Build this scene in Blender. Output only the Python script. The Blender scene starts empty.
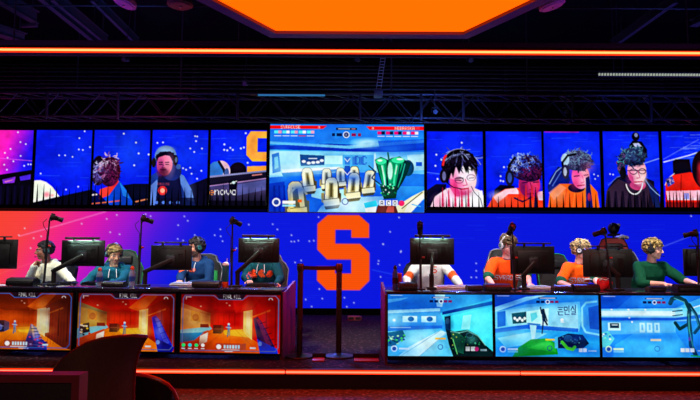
import bpy, bmesh, math, random
import numpy as np
from mathutils import Vector, Matrix, Euler
from mathutils.bvhtree import BVHTree

random.seed(7)
SC = bpy.context.scene
COL = SC.collection
R = math.radians
PI = math.pi

# ------------------------------------------------------------------ camera
F = 600.0                      # focal length in pixels of the 700 x 400 frame
EYE = 1.16                     # above the stage floor (z = 0)
PITCH = math.atan(52.0 / F)
ROLL = R(0.30)
CAM_ROT = Matrix.Rotation(PI / 2 + PITCH, 3, 'X') @ Matrix.Rotation(ROLL, 3, 'Z')
CAM_LOC = Vector((0.0, 0.0, EYE))


def at(px, py, y):
    """the point of the place at depth y that the photograph shows at (px, py)"""
    d = CAM_ROT @ Vector(((px - 350.0) / F, -(py - 200.0) / F, -1.0))
    return CAM_LOC + d * (y / d.y)


cam_data = bpy.data.cameras.new('camera')
cam_data.sensor_width = 36.0
cam_data.lens = 36.0 * F / 700.0
cam_data.clip_start = 0.05
cam_data.clip_end = 200
cam = bpy.data.objects.new('camera', cam_data)
COL.objects.link(cam)
cam.matrix_world = Matrix.Translation(CAM_LOC) @ CAM_ROT.to_4x4()
SC.camera = cam


# ------------------------------------------------------------------ materials
def lin(c):
    return tuple((x / 255.0 / 12.92 if x / 255.0 <= 0.04045 else ((x / 255.0 + 0.055) / 1.055) ** 2.4) for x in c)


def mat(name, rgb, rough=0.6, metal=0.0, noise=0.0, nscale=40.0, bump=0.0, coat=0.0, trans=0.0, spec=0.5, sheen=0.0):
    m = bpy.data.materials.new(name)
    m.use_nodes = True
    nt = m.node_tree
    b = nt.nodes['Principled BSDF']
    c = lin(rgb)
    b.inputs['Base Color'].default_value = (*c, 1)
    b.inputs['Roughness'].default_value = rough
    b.inputs['Metallic'].default_value = metal
    b.inputs['Coat Weight'].default_value = coat
    b.inputs['Transmission Weight'].default_value = trans
    b.inputs['Specular IOR Level'].default_value = spec
    b.inputs['Sheen Weight'].default_value = sheen
    if noise > 0 or bump > 0:
        tc = nt.nodes.new('ShaderNodeTexCoord')
        n = nt.nodes.new('ShaderNodeTexNoise')
        n.inputs['Scale'].default_value = nscale
        n.inputs['Detail'].default_value = 5
        nt.links.new(tc.outputs['Object'], n.inputs['Vector'])
        if noise > 0:
            mx = nt.nodes.new('ShaderNodeMixRGB')
            mx.inputs['Color1'].default_value = (*[x * (1 - noise) for x in c], 1)
            mx.inputs['Color2'].default_value = (*[min(1, x * (1 + noise)) for x in c], 1)
            nt.links.new(n.outputs['Fac'], mx.inputs['Fac'])
            nt.links.new(mx.outputs['Color'], b.inputs['Base Color'])
        if bump > 0:
            bp = nt.nodes.new('ShaderNodeBump')
            bp.inputs['Strength'].default_value = bump
            bp.inputs['Distance'].default_value = 0.01
            nt.links.new(n.outputs['Fac'], bp.inputs['Height'])
            nt.links.new(bp.outputs['Normal'], b.inputs['Normal'])
    return m


def glow(name, rgb_lin, strength):
    m = bpy.data.materials.new(name)
    m.use_nodes = True
    nt = m.node_tree
    nt.nodes.clear()
    e = nt.nodes.new('ShaderNodeEmission')
    e.inputs['Color'].default_value = (*rgb_lin, 1)
    e.inputs['Strength'].default_value = strength
    o = nt.nodes.new('ShaderNodeOutputMaterial')
    nt.links.new(e.outputs[0], o.inputs[0])
    return m


def attr_mat(name, rough=0.55, spec=0.4, sss=0.0, bump=0.0, nscale=60):
    m = mat(name, (128, 128, 128), rough, spec=spec, bump=bump, nscale=nscale)
    nt = m.node_tree
    a = nt.nodes.new('ShaderNodeAttribute')
    a.attribute_name = 'Col'
    nt.links.new(a.outputs['Color'], nt.nodes['Principled BSDF'].inputs['Base Color'])
    return m


def picture_mat(name, strength):
    """a lit display: what it shows is a colour per pixel of its own panel"""
    m = bpy.data.materials.new(name)
    m.use_nodes = True
    nt = m.node_tree
    nt.nodes.clear()
    a = nt.nodes.new('ShaderNodeAttribute')
    a.attribute_name = 'Col'
    e = nt.nodes.new('ShaderNodeEmission')
    e.inputs['Strength'].default_value = strength
    o = nt.nodes.new('ShaderNodeOutputMaterial')
    nt.links.new(a.outputs['Color'], e.inputs['Color'])
    nt.links.new(e.outputs[0], o.inputs[0])
    return m


M = {}
M['picture'] = picture_mat('display picture', 1.0)
M['picture_dim'] = picture_mat('dimmer display picture', 0.80)
M['black_plastic'] = mat('black plastic', (12, 12, 15), 0.45, noise=0.25, nscale=30)
M['matte_black'] = mat('matte black', (14, 14, 17), 0.75, noise=0.3, nscale=12)
M['void_black'] = mat('black paint', (7, 7, 9), 0.9, noise=0.3, nscale=5, spec=0.1)
M['bezel'] = mat('glossy bezel', (9, 9, 12), 0.3, noise=0.15, nscale=20)
M['grey_metal'] = mat('dark grey metal', (62, 62, 70), 0.42, 0.7, noise=0.2, nscale=30)
M['steel'] = mat('pale steel', (150, 150, 158), 0.35, 0.8, noise=0.15, nscale=40)
M['desk'] = mat('desk laminate', (44, 44, 62), 0.12, noise=0.25, nscale=18)
M['desk_side'] = mat('desk side panel', (100, 46, 50), 0.5, noise=0.2, nscale=14)  # reddened to stand in for the red light on the end panels
M['rubber'] = mat('black rubber', (12, 12, 13), 0.85, noise=0.2, nscale=60)
M['beam'] = mat('painted steel beam', (46, 44, 54), 0.55, 0.1, noise=0.3, nscale=14)
M['truss'] = mat('dark truss tube', (52, 50, 60), 0.4, 0.6, noise=0.2, nscale=20)
M['chair_black'] = mat('black chair vinyl', (24, 24, 28), 0.5, noise=0.25, nscale=50, bump=0.15)
M['chair_dark_green'] = mat('dark green chair vinyl', (14, 46, 38), 0.5, noise=0.25, nscale=50, bump=0.15)
M['chair_red'] = mat('red chair vinyl', (165, 18, 14), 0.5, noise=0.2, nscale=50, bump=0.15)
M['chair_white'] = mat('white piping', (140, 142, 148), 0.5, noise=0.05)
M['chair_green'] = mat('green chair trim', (30, 150, 70), 0.5, noise=0.1)
M['shell'] = mat('brown shell chair fabric', (104, 66, 54), 0.7, noise=0.2, nscale=90, bump=0.2)
M['panel_dark'] = mat('dark upholstery', (48, 22, 32), 0.75, noise=0.2, nscale=80, bump=0.2)
M['piping'] = mat('plum piping', (150, 44, 58), 0.5, noise=0.1)
M['table_top'] = mat('dark table top', (28, 15, 15), 0.35, noise=0.2, nscale=20)
M['red_lit_rim'] = mat('red lit glossy rim', (215, 40, 34), 0.3, noise=0.1)
M['keys'] = mat('keycaps', (36, 36, 42), 0.5, noise=0.2)
M['keys_pale'] = mat('pale keycaps', (190, 200, 225), 0.5, noise=0.1)
M['cap_orange'] = mat('orange cap', (245, 90, 20), 0.4, noise=0.05)
M['bottle_clear'] = mat('clear plastic', (170, 205, 235), 0.15, trans=0.5, noise=0.05)
M['drink_blue'] = mat('blue bottle body', (40, 90, 190), 0.3, noise=0.1)
M['tumbler_teal'] = mat('teal tumbler', (40, 110, 130), 0.35, noise=0.1)
M['white_plastic'] = mat('white plastic', (215, 218, 222), 0.4, noise=0.05)
M['red_plastic'] = mat('red plastic', (205, 26, 20), 0.4, noise=0.1)
M['red_cloth'] = mat('red cloth', (215, 20, 34), 0.8, noise=0.2, nscale=60, bump=0.2)
M['skin'] = attr_mat('skin', 0.5, 0.35)
M['cloth_attr'] = attr_mat('clothing', 0.85, 0.15, bump=0.25, nscale=70)
M['hair_attr'] = attr_mat('hair', 0.6, 0.3, bump=0.4, nscale=160)
M['trousers'] = mat('dark trousers', (24, 26, 34), 0.85, noise=0.2, nscale=60)
M['shoe'] = mat('black shoes', (20, 20, 22), 0.6, noise=0.2)
M['letter_white'] = mat('white lettering', (232, 232, 236), 0.7, noise=0.03)
M['letter_orange'] = mat('orange lettering', (240, 84, 18), 0.7, noise=0.05)
M['letter_teal'] = mat('faint grey green mark', (60, 92, 92), 0.5, noise=0.05)
M['head_band'] = mat('headset plastic', (26, 28, 32), 0.4, noise=0.2)
M['head_pale'] = mat('pale headset plastic', (196, 200, 208), 0.4, noise=0.05)
M['head_teal'] = mat('teal headset ring', (30, 120, 120), 0.45, noise=0.1)
M['chain'] = mat('silver chain', (205, 205, 210), 0.25, 0.9, noise=0.1)
M['lens'] = mat('lens glass', (8, 9, 14), 0.08, coat=1.0, noise=0.05)
M['disc'] = mat('pale speaker grille', (160, 110, 190), 0.6, noise=0.15, nscale=80)  # purple light on the speakers tinted into the base colour
M['disc_dark'] = mat('dark speaker grille', (60, 34, 52), 0.6, noise=0.15, nscale=80)


# ------------------------------------------------------------------ mesh builder
class MB:
    def __init__(s):
        s.v = []
        s.f = []

    def add(s, vs, fs, mtx=None):
        o = len(s.v)
        if mtx is None:
            s.v.extend(tuple(v) for v in vs)
        else:
            s.v.extend(tuple(mtx @ Vector(v)) for v in vs)
        s.f.extend(tuple(i + o for i in f) for f in fs)
        return s

    def box(s, c, size, rot=None, bev=0.0, seg=2):
        bm = bmesh.new()
        bmesh.ops.create_cube(bm, size=1.0)
        for v in bm.verts:
            v.co = Vector((v.co.x * size[0], v.co.y * size[1], v.co.z * size[2]))
        if bev > 0:
            bmesh.ops.bevel(bm, geom=list(bm.edges), offset=min(bev, min(size) * 0.45), segments=seg, profile=0.5, affect='EDGES')
        bm.verts.index_update()
        m = Matrix.Translation(Vector(c))
        if rot is not None:
            m = m @ (rot.to_4x4() if isinstance(rot, Matrix) else Euler(rot).to_matrix().to_4x4())
        s.add([v.co for v in bm.verts], [[v.index for v in f.verts] for f in bm.faces], m)
        bm.free()
        return s

    def cyl(s, p0, p1, r0, r1=None, n=12, cap=True):
        r1 = r0 if r1 is None else r1
        p0, p1 = Vector(p0), Vector(p1)
        q = (p1 - p0).to_track_quat('Z', 'Y')
        vs, fs = [], []
        for p, r in ((p0, r0), (p1, r1)):
            for i in range(n):
                a = 2 * PI * i / n
                vs.append(p + q @ Vector((r * math.cos(a), r * math.sin(a), 0)))
        for i in range(n):
            j = (i + 1) % n
            fs.append((i, j, n + j, n + i))
        if cap:
            fs.append(tuple(reversed(range(n))))
            fs.append(tuple(range(n, 2 * n)))
        return s.add(vs, fs)

    def capsule(s, p0, p1, r0, r1=None, n=14, k=4):
        r1 = r0 if r1 is None else r1
        p0, p1 = Vector(p0), Vector(p1)
        d = p1 - p0
        q = d.to_track_quat('Z', 'Y') if d.length > 1e-6 else Matrix.Identity(3).to_quaternion()
        L = d.length
        prof = []
        for i in range(k + 1):
            t = PI / 2 * (i / k)
            prof.append((-r0 * math.cos(t), r0 * math.sin(t)))
        for i in range(k + 1):
            t = PI / 2 * (i / k)
            prof.append((L + r1 * math.sin(t), r1 * math.cos(t)))
        return s._rev(prof, p0, q, n)

    def _rev(s, prof, o, q, n):
        vs, fs = [], []
        o = Vector(o)
        for h, r in prof:
            r = max(r, 1e-5)
            for i in range(n):
                a = 2 * PI * i / n
                vs.append(o + q @ Vector((r * math.cos(a), r * math.sin(a), h)))
        m = len(prof)
        for k in range(m - 1):
            for i in range(n):
                j = (i + 1) % n
                fs.append((k * n + i, k * n + j, (k + 1) * n + j, (k + 1) * n + i))
        fs.append(tuple(reversed(range(n))))
        fs.append(tuple(range((m - 1) * n, m * n)))
        return s.add(vs, fs)

    def lathe(s, prof, o=(0, 0, 0), n=24, axis=(0, 0, 1)):
        """prof: (height, radius) pairs along the axis"""
        q = Vector(axis).to_track_quat('Z', 'Y')
        return s._rev(prof, o, q, n)

    def ell(s, c, r, rot=None, n=16, k=10):
        vs, fs = [], []
        for a in range(k + 1):
            t = PI * a / k
            for i in range(n):
                p = 2 * PI * i / n
                vs.append((max(math.sin(t), 1e-4) * math.cos(p) * r[0], max(math.sin(t), 1e-4) * math.sin(p) * r[1], -math.cos(t) * r[2]))
        for a in range(k):
            for i in range(n):
                j = (i + 1) % n
                fs.append((a * n + i, a * n + j, (a + 1) * n + j, (a + 1) * n + i))
        fs.append(tuple(reversed(range(n))))
        fs.append(tuple(range(k * n, (k + 1) * n)))
        m = Matrix.Translation(Vector(c))
        if rot is not None:
            m = m @ (rot.to_4x4() if isinstance(rot, Matrix) else Euler(rot).to_matrix().to_4x4())
        return s.add(vs, fs, m)

    def loft(s, rings, n=20):
        """rings: (centre, rx, ry) horizontal ellipses"""
        vs, fs = [], []
        for c, rx, ry in rings:
            for i in range(n):
                a = 2 * PI * i / n
                ca, sa = math.cos(a), math.sin(a)
                e = 0.85
                vs.append((c[0] + rx * math.copysign(abs(ca) ** e, ca), c[1] + ry * math.copysign(abs(sa) ** e, sa), c[2]))
        m = len(rings)
        for k in range(m - 1):
            for i in range(n):
                j = (i + 1) % n
                fs.append((k * n + i, k * n + j, (k + 1) * n + j, (k + 1) * n + i))
        fs.append(tuple(reversed(range(n))))
        fs.append(tuple(range((m - 1) * n, m * n)))
        return s.add(vs, fs)

    def tube(s, pts, r, n=8):
        pts = [Vector(p) for p in pts]
        vs, fs = [], []
        t0 = (pts[1] - pts[0]).normalized()
        up = Vector((0, 0, 1)) if abs(t0.z) < 0.9 else Vector((1, 0, 0))
        x = t0.cross(up).normalized()
        for k, p in enumerate(pts):
            t = (pts[min(k + 1, len(pts) - 1)] - pts[max(k - 1, 0)])
            t = t.normalized() if t.length > 1e-9 else t0
            x = (x - t * x.dot(t))
            x = x.normalized() if x.length > 1e-6 else t.orthogonal().normalized()
            y = t.cross(x)
            rr = r[k] if isinstance(r, (list, tuple)) else r
            for i in range(n):
                a = 2 * PI * i / n
                vs.append(p + x * (rr * math.cos(a)) + y * (rr * math.sin(a)))
        m = len(pts)
        for k in range(m - 1):
            for i in range(n):
                j = (i + 1) % n
                fs.append((k * n + i, k * n + j, (k + 1) * n + j, (k + 1) * n + i))
        fs.append(tuple(reversed(range(n))))
        fs.append(tuple(range((m - 1) * n, m * n)))
        return s.add(vs, fs)

    def prism(s, poly, a0, a1, axes=(0, 2, 1)):
        """poly of (u, v) swept from a0 to a1 on the third axis"""
        n = len(poly)
        vs = []
        for a in (a0, a1):
            for u, v in poly:
                p = [0, 0, 0]
                p[axes[0]], p[axes[1]], p[axes[2]] = u, v, a
                vs.append(p)
        fs = [(i, (i + 1) % n, n + (i + 1) % n, n + i) for i in range(n)]
        fs.append(tuple(reversed(range(n))))
        fs.append(tuple(range(n, 2 * n)))
        return s.add(vs, fs)

    def frame(s, w, h, t, d, cy=0.0, cz=0.0, cx=0.0):
        """a rectangular frame in the x-z plane: outer w x h, bar t, depth d"""
        s.box((cx, cy, cz + h / 2 - t / 2), (w, d, t))
        s.box((cx, cy, cz - h / 2 + t / 2), (w, d, t))
        s.box((cx - w / 2 + t / 2, cy, cz), (t, d, h - 2 * t))
        s.box((cx + w / 2 - t / 2, cy, cz), (t, d, h - 2 * t))
        return s

    def mesh(s, name):
        me = bpy.data.meshes.new(name)
        me.from_pydata(s.v, [], s.f)
        me.validate()
        bm = bmesh.new()
        bm.from_mesh(me)
        bmesh.ops.recalc_face_normals(bm, faces=list(bm.faces))
        bm.to_mesh(me)
        bm.free()
        return me

    def build(s, name, m, parent=None, smooth=True, ang=38):
        me = s.mesh(name)
        if smooth:
            me.polygons.foreach_set('use_smooth', [True] * len(me.polygons))
            me.set_sharp_from_angle(angle=R(ang))
        return link(name, me, m, parent)


def link(name, me, m, parent=None):
    o = bpy.data.objects.new(name, me)
    COL.objects.link(o)
    if m is not None:
        me.materials.clear()
        me.materials.append(m)
    if parent is not None:
        o.parent = parent
    return o


def tag(o, label, cat, group=None, kind=None):
    if label:
        o['label'] = label
    if cat:
        o['category'] = cat
    if group:
        o['group'] = group
    if kind:
        o['kind'] = kind
    return o


def thing(name, label, cat, loc=(0, 0, 0), rotz=0.0, group=None):
    o = bpy.data.objects.new(name, None)
    o.empty_display_size = 0.1
    COL.objects.link(o)
    o.location = loc
    o.rotation_euler = (0, 0, rotz)
    return tag(o, label, cat, group)


def structure(name, mb, m):
    o = mb.build(name, m, None, smooth=False)
    o['kind'] = 'structure'
    return o


def copy_tree(o, parent=None):
    c = o.copy()
    COL.objects.link(c)
    c.parent = parent
    for ch in list(o.children):
        copy_tree(ch, c)
    return c


def copy_thing(o, label, loc, rotz=0.0, group=None):
    c = copy_tree(o)
    c.location = loc
    c.rotation_euler = (0, 0, rotz)
    c['label'] = label
    if group:
        c['group'] = group
    return c


def remesh(mb, name, voxel, smooth=2, factor=0.5):
    """one closed continuous skin around all the shapes collected in mb"""
    me = mb.mesh(name + '_raw')
    o = bpy.data.objects.new('tmp', me)
    COL.objects.link(o)
    r = o.modifiers.new('r', 'REMESH')
    r.mode = 'VOXEL'
    r.voxel_size = voxel
    if smooth:
        sm = o.modifiers.new('s', 'SMOOTH')
        sm.factor = factor
        sm.iterations = smooth
    dg = bpy.context.evaluated_depsgraph_get()
    out = bpy.data.meshes.new_from_object(o.evaluated_get(dg), depsgraph=dg)
    out.name = name
    bpy.data.objects.remove(o)
    bpy.data.meshes.remove(me)
    out.polygons.foreach_set('use_smooth', [True] * len(out.polygons))
    return out


def get_co(me):
    a = np.empty(len(me.vertices) * 3)
    me.vertices.foreach_get('co', a)
    return a.reshape(-1, 3)


def set_col(me, rgb_lin):
    a = me.color_attributes.new('Col', 'FLOAT_COLOR', 'POINT')
    b = np.ones((len(rgb_lin), 4), dtype=np.float32)
    b[:, :3] = rgb_lin
    a.data.foreach_set('color', b.ravel())


# ------------------------------------------------------------------ what the displays show
FONT = {k: [int(h, 16) for h in v.split()] for k, v in {
    'A': '7E 11 11 11 7E', 'B': '7F 49 49 49 36', 'C': '3E 41 41 41 22', 'D': '7F 41 41 22 1C', 'E': '7F 49 49 49 41',
    'F': '7F 09 09 09 01', 'I': '00 41 7F 41 00', 'K': '7F 08 14 22 41', 'L': '7F 40 40 40 40', 'N': '7F 04 08 10 7F',
    'O': '3E 41 41 41 3E', 'R': '7F 09 19 29 46', 'S': '46 49 49 49 31', 'T': '01 01 7F 01 01', 'U': '3F 40 40 40 3F',
    'Y': '07 08 70 08 07', 'M': '7F 02 0C 02 7F', 'P': '7F 09 09 09 06', 'e': '38 54 54 54 18', 'n': '7C 08 04 04 78', 'o': '38 44 44 44 38',
    'v': '1C 20 40 20 1C', '0': '3E 51 49 45 3E', '1': '00 42 7F 40 00', '2': '42 61 51 49 46', '3': '21 41 45 4B 31',
    ' ': '00 00 00 00 00'}.items()}


class Pic:
    """a small painter; coordinates are the picture's own (x right, y down)"""

    def __init__(s, x0, y0, x1, y1, S=4, bg=(0, 0, 0)):
        s.b = (x0, y0, x1, y1)
        s.S = S
        s.w, s.h = int((x1 - x0) * S), int((y1 - y0) * S)
        s.a = np.empty((s.h, s.w, 3))
        s.a[:] = bg
        s.X, s.Y = np.meshgrid(x0 + (np.arange(s.w) + .5) / S, y0 + (np.arange(s.h) + .5) / S)

    def _win(s, x0, y0, x1, y1):
        S = s.S
        i0, i1 = max(0, int((x0 - s.b[0]) * S) - 1), min(s.w, int((x1 - s.b[0]) * S) + 2)
        j0, j1 = max(0, int((y0 - s.b[1]) * S) - 1), min(s.h, int((y1 - s.b[1]) * S) + 2)
        return (slice(j0, max(j1, j0)), slice(i0, max(i1, i0)))

    def put(s, win, mask, col, al=1.0):
        k = (mask * al)[..., None]
        s.a[win] = s.a[win] * (1 - k) + np.asarray(col, float) * k

    def rect(s, x0, y0, x1, y1, col, al=1.0):
        w = s._win(x0, y0, x1, y1)
        X, Y = s.X[w], s.Y[w]
        s.put(w, ((X >= x0) & (X < x1) & (Y >= y0) & (Y < y1)).astype(float), col, al)

    def poly(s, pts, col, al=1.0):
        xs, ys = [p[0] for p in pts], [p[1] for p in pts]
        w = s._win(min(xs), min(ys), max(xs), max(ys))
        X, Y = s.X[w], s.Y[w]
        m = np.zeros(X.shape, bool)
        n = len(pts)
        for i in range(n):
            xa, ya = pts[i]
            xb, yb = pts[(i + 1) % n]
            if ya == yb:
                continue
            m ^= ((ya > Y) != (yb > Y)) & (X < (xb - xa) * (Y - ya) / (yb - ya) + xa)
        s.put(w, m.astype(float), col, al)

    def ell(s, cx, cy, rx, ry, col, al=1.0, soft=0.0, rot=0.0):
        m_ = max(rx, ry) * (1 + soft)
        w = s._win(cx - m_, cy - m_, cx + m_, cy + m_)
        X, Y = s.X[w] - cx, s.Y[w] - cy
        if rot:
            c, q = math.cos(rot), math.sin(rot)
            X, Y = X * c + Y * q, -X * q + Y * c
        d = np.sqrt((X / rx) ** 2 + (Y / ry) ** 2)
        m = np.clip((1 + soft - d) / (soft * 2), 0, 1) if soft > 0 else (d <= 1).astype(float)
        s.put(w, m, col, al)

    def line(s, pts, wd, col, al=1.0):
        for (xa, ya), (xb, yb) in zip(pts[:-1], pts[1:]):
            w = s._win(min(xa, xb) - wd, min(ya, yb) - wd, max(xa, xb) + wd, max(ya, yb) + wd)
            X, Y = s.X[w], s.Y[w]
            dx, dy = xb - xa, yb - ya
            L = dx * dx + dy * dy + 1e-9
            t = np.clip(((X - xa) * dx + (Y - ya) * dy) / L, 0, 1)
            d = np.hypot(X - xa - t * dx, Y - ya - t * dy)
            s.put(w, (d <= wd / 2).astype(float), col, al)

    def ring(s, cx, cy, r, wd, col, al=1.0, a0=0, a1=2 * PI, ry=None):
        ry = r if ry is None else ry
        n = 24
        s.line([(cx + r * math.cos(a0 + (a1 - a0) * i / n), cy + ry * math.sin(a0 + (a1 - a0) * i / n)) for i in range(n + 1)], wd, col, al)

    def grad(s, x0, y0, x1, y1, c0, c1, axis='y', al=1.0, poly=None):
        w = s._win(x0, y0, x1, y1)
        X, Y = s.X[w], s.Y[w]
        t = np.clip((X - x0) / (x1 - x0) if axis == 'x' else (Y - y0) / (y1 - y0), 0, 1)[..., None]
        m = ((X >= x0) & (X < x1) & (Y >= y0) & (Y < y1)).astype(float)[..., None] * al
        s.a[w] = s.a[w] * (1 - m) + (np.asarray(c0, float) * (1 - t) + np.asarray(c1, float) * t) * m

    def text(s, t, x, y, h, col, al=1.0, wide=0.62):
        """x, y: left top; h: letter height"""
        ph = h / 7.0
        pw = h * wide / 5.0
        for ch in t:
            for i, c in enumerate(FONT.get(ch, FONT[' '])):
                for j in range(7):
                    if c >> j & 1:
                        s.rect(x + i * pw, y + j * ph, x + (i + 1.02) * pw, y + (j + 1.02) * ph, col, al)
            x += pw * 6
        return x

    def stars(s, pts, r=0.75, col=(225, 230, 255)):
        for x, y in pts:
            s.ell(x, y, r, r, col, 0.95, soft=0.5)

    def soft(s, cx, cy, rx, ry, col, al=.6, rot=0.0):
        s.ell(cx, cy, rx, ry, col, al, soft=.95, rot=rot)

    def streaks(s, rng, n, x0, y0, x1, y1, col, al):
        for _ in range(n):
            x, y = rng.uniform(x0, x1), rng.uniform(y0, y1)
            s.line([(x, y), (x + rng.uniform(8, 26), y - rng.uniform(-.3, .6))], rng.uniform(.3, .9), col, al * rng.uniform(.4, 1))

    def curls(s, rng, n, cx, cy, rx, ry, cols, r0=1.0, r1=2.2, al=.85):
        for _ in range(n):
            a, q = rng.uniform(0, 2 * PI), math.sqrt(rng.uniform(0, 1))
            x, y = cx + rx * q * math.cos(a), cy + ry * q * math.sin(a)
            s.ring(x, y, rng.uniform(r0, r1), rng.uniform(.5, 1.0), rng.choice(cols), al, rng.uniform(0, 3), rng.uniform(3.5, 6))

    def hair(s, rng, n, cx, cy, rx, ry, cols, ln=(2.5, 5.0), wd=(.5, 1.0), al=.85, light=(-.4, -.8), wav=1.2):
        """strokes that fall outwards from the crown; cols run from dark to light"""
        for _ in range(n):
            a, q = rng.uniform(0, 2 * PI), math.sqrt(rng.uniform(0, 1))
            ux, uy = q * math.cos(a), q * math.sin(a)
            x, y = cx + rx * ux, cy + ry * uy
            d = math.atan2(uy + .75, ux * 1.2) + rng.uniform(-.5, .5)
            L = rng.uniform(*ln)
            b = rng.uniform(-wav, wav)
            pts = [(x + math.cos(d + b * t) * L * t, y + math.sin(d + b * t) * L * t) for t in (0, .33, .66, 1)]
            k = .5 + .5 * (ux * light[0] + uy * light[1]) + rng.uniform(-.35, .35)
            s.line(pts, rng.uniform(*wd), cols[max(0, min(len(cols) - 1, int(k * len(cols))))], al)

    def noise(s, rng, amp):
        s.a += np.random.RandomState(rng.randint(0, 9999)).normal(0, amp, s.a.shape[:2])[..., None]

    def finish(s, seed, amp=.16, con=.30, scan=True):
        """uneven brightness, contrast and pixel rows of a real display"""
        rs = np.random.RandomState(seed)
        t = np.zeros((s.h, s.w))
        for cell, a in ((14.0, .7), (6.0, .6), (2.2, .35)):
            n0, n1 = int((s.b[3] - s.b[1]) / cell) + 3, int((s.b[2] - s.b[0]) / cell) + 3
            g = rs.normal(0, 1, (n0, n1))
            x, y = (s.X - s.b[0]) / cell, (s.Y - s.b[1]) / cell
            x0, y0 = x.astype(int), y.astype(int)
            fx, fy = x - x0, y - y0
            fx, fy = fx * fx * (3 - 2 * fx), fy * fy * (3 - 2 * fy)
            t += a * ((g[y0, x0] * (1 - fx) + g[y0, x0 + 1] * fx) * (1 - fy) + (g[y0 + 1, x0] * (1 - fx) + g[y0 + 1, x0 + 1] * fx) * fy)
        def blur(a, k):
            for ax in (0, 1):
                q = np.concatenate([np.repeat(np.take(a, [0], ax), k, ax), a, np.repeat(np.take(a, [-1], ax), k + 1, ax)], ax)
                c = np.cumsum(q, ax)
                n = a.shape[ax]
                a = (np.take(c, range(2 * k + 1, 2 * k + 1 + n), ax) - np.take(c, range(0, n), ax)) / (2 * k + 1)
            return a
        v = np.clip(s.a, 0, 255)
        v = v + .36 * (v - blur(blur(v, 5), 5)) + .15 * (v - blur(v, 20))
        a = np.clip(v / 255.0 * (1 + amp * t[..., None]), 0, 1)
        a = a * (1 - con) + (a * a * (3 - 2 * a)) * con
        s.a = a * 255.0
        return s

    def sample(s, U, V):
        """colours (linear) at u, v in 0..1 (v from the top)"""
        k = 3
        a = s.a
        p = np.pad(a, ((k, k), (k, k), (0, 0)), mode='edge')
        acc = np.zeros_like(a)
        n = 0
        for i in range(-1, 2):
            for j in range(-1, 2):
                wt = (2 - abs(i)) * (2 - abs(j))
                acc += wt * p[k + i:k + i + s.h, k + j:k + j + s.w]
                n += wt
        a = np.clip(acc / n, 0, 255) / 255.0
        x = np.clip(U * s.w - .5, 0, s.w - 1.001)
        y = np.clip(V * s.h - .5, 0, s.h - 1.001)
        x0, y0 = x.astype(int), y.astype(int)
        fx, fy = (x - x0)[..., None], (y - y0)[..., None]
        c = (a[y0, x0] * (1 - fx) + a[y0, np.minimum(x0 + 1, s.w - 1)] * fx) * (1 - fy) + \
            (a[np.minimum(y0 + 1, s.h - 1), x0] * (1 - fx) + a[np.minimum(y0 + 1, s.h - 1), np.minimum(x0 + 1, s.w - 1)] * fx) * fy
        return np.where(c <= 0.04045, c / 12.92, ((c + 0.055) / 1.055) ** 2.4)


def screen(name, pic, w, h, dens, parent, loc=(0, 0, 0), m=None):
    """a flat lit panel w x h in its x-z plane facing -y, centred at loc, coloured pixel by pixel"""
    nx = int((pic.b[2] - pic.b[0]) * dens)
    nz = int((pic.b[3] - pic.b[1]) * dens)
    U, V = np.meshgrid(np.linspace(0, 1, nx + 1), np.linspace(0, 1, nz + 1))
    co = np.stack([(U - .5) * w, np.zeros_like(U), (.5 - V) * h], -1).reshape(-1, 3)
    i = np.arange(nz)[:, None] * (nx + 1) + np.arange(nx)[None, :]
    fs = np.stack([i, i + nx + 1, i + nx + 2, i + 1], -1).reshape(-1, 4)
    me = bpy.data.meshes.new(name)
    me.vertices.add(len(co))
    me.vertices.foreach_set('co', co.ravel())
    me.loops.add(fs.size)
    me.loops.foreach_set('vertex_index', fs.ravel())
    me.polygons.add(len(fs))
    me.polygons.foreach_set('loop_start', np.arange(len(fs)) * 4)
    me.update(calc_edges=True)
    set_col(me, pic.sample(U, V).reshape(-1, 3))
    o = link(name, me, m or M['picture'], parent)
    o.location = loc
    return o


BLUE = (8, 30, 236)
ORANGE = (255, 84, 10)
S_OUT = [(327, 215), (359, 215), (369, 224), (369, 238), (351, 238), (351, 230), (335, 230), (335, 244), (360, 244),
         (369.5, 253), (369.5, 281), (360, 290.5), (327, 290.5), (317, 281), (317, 267), (335, 267), (335, 274), (351, 274), (351, 260),
         (327, 260), (317, 250), (317, 224)]


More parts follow.
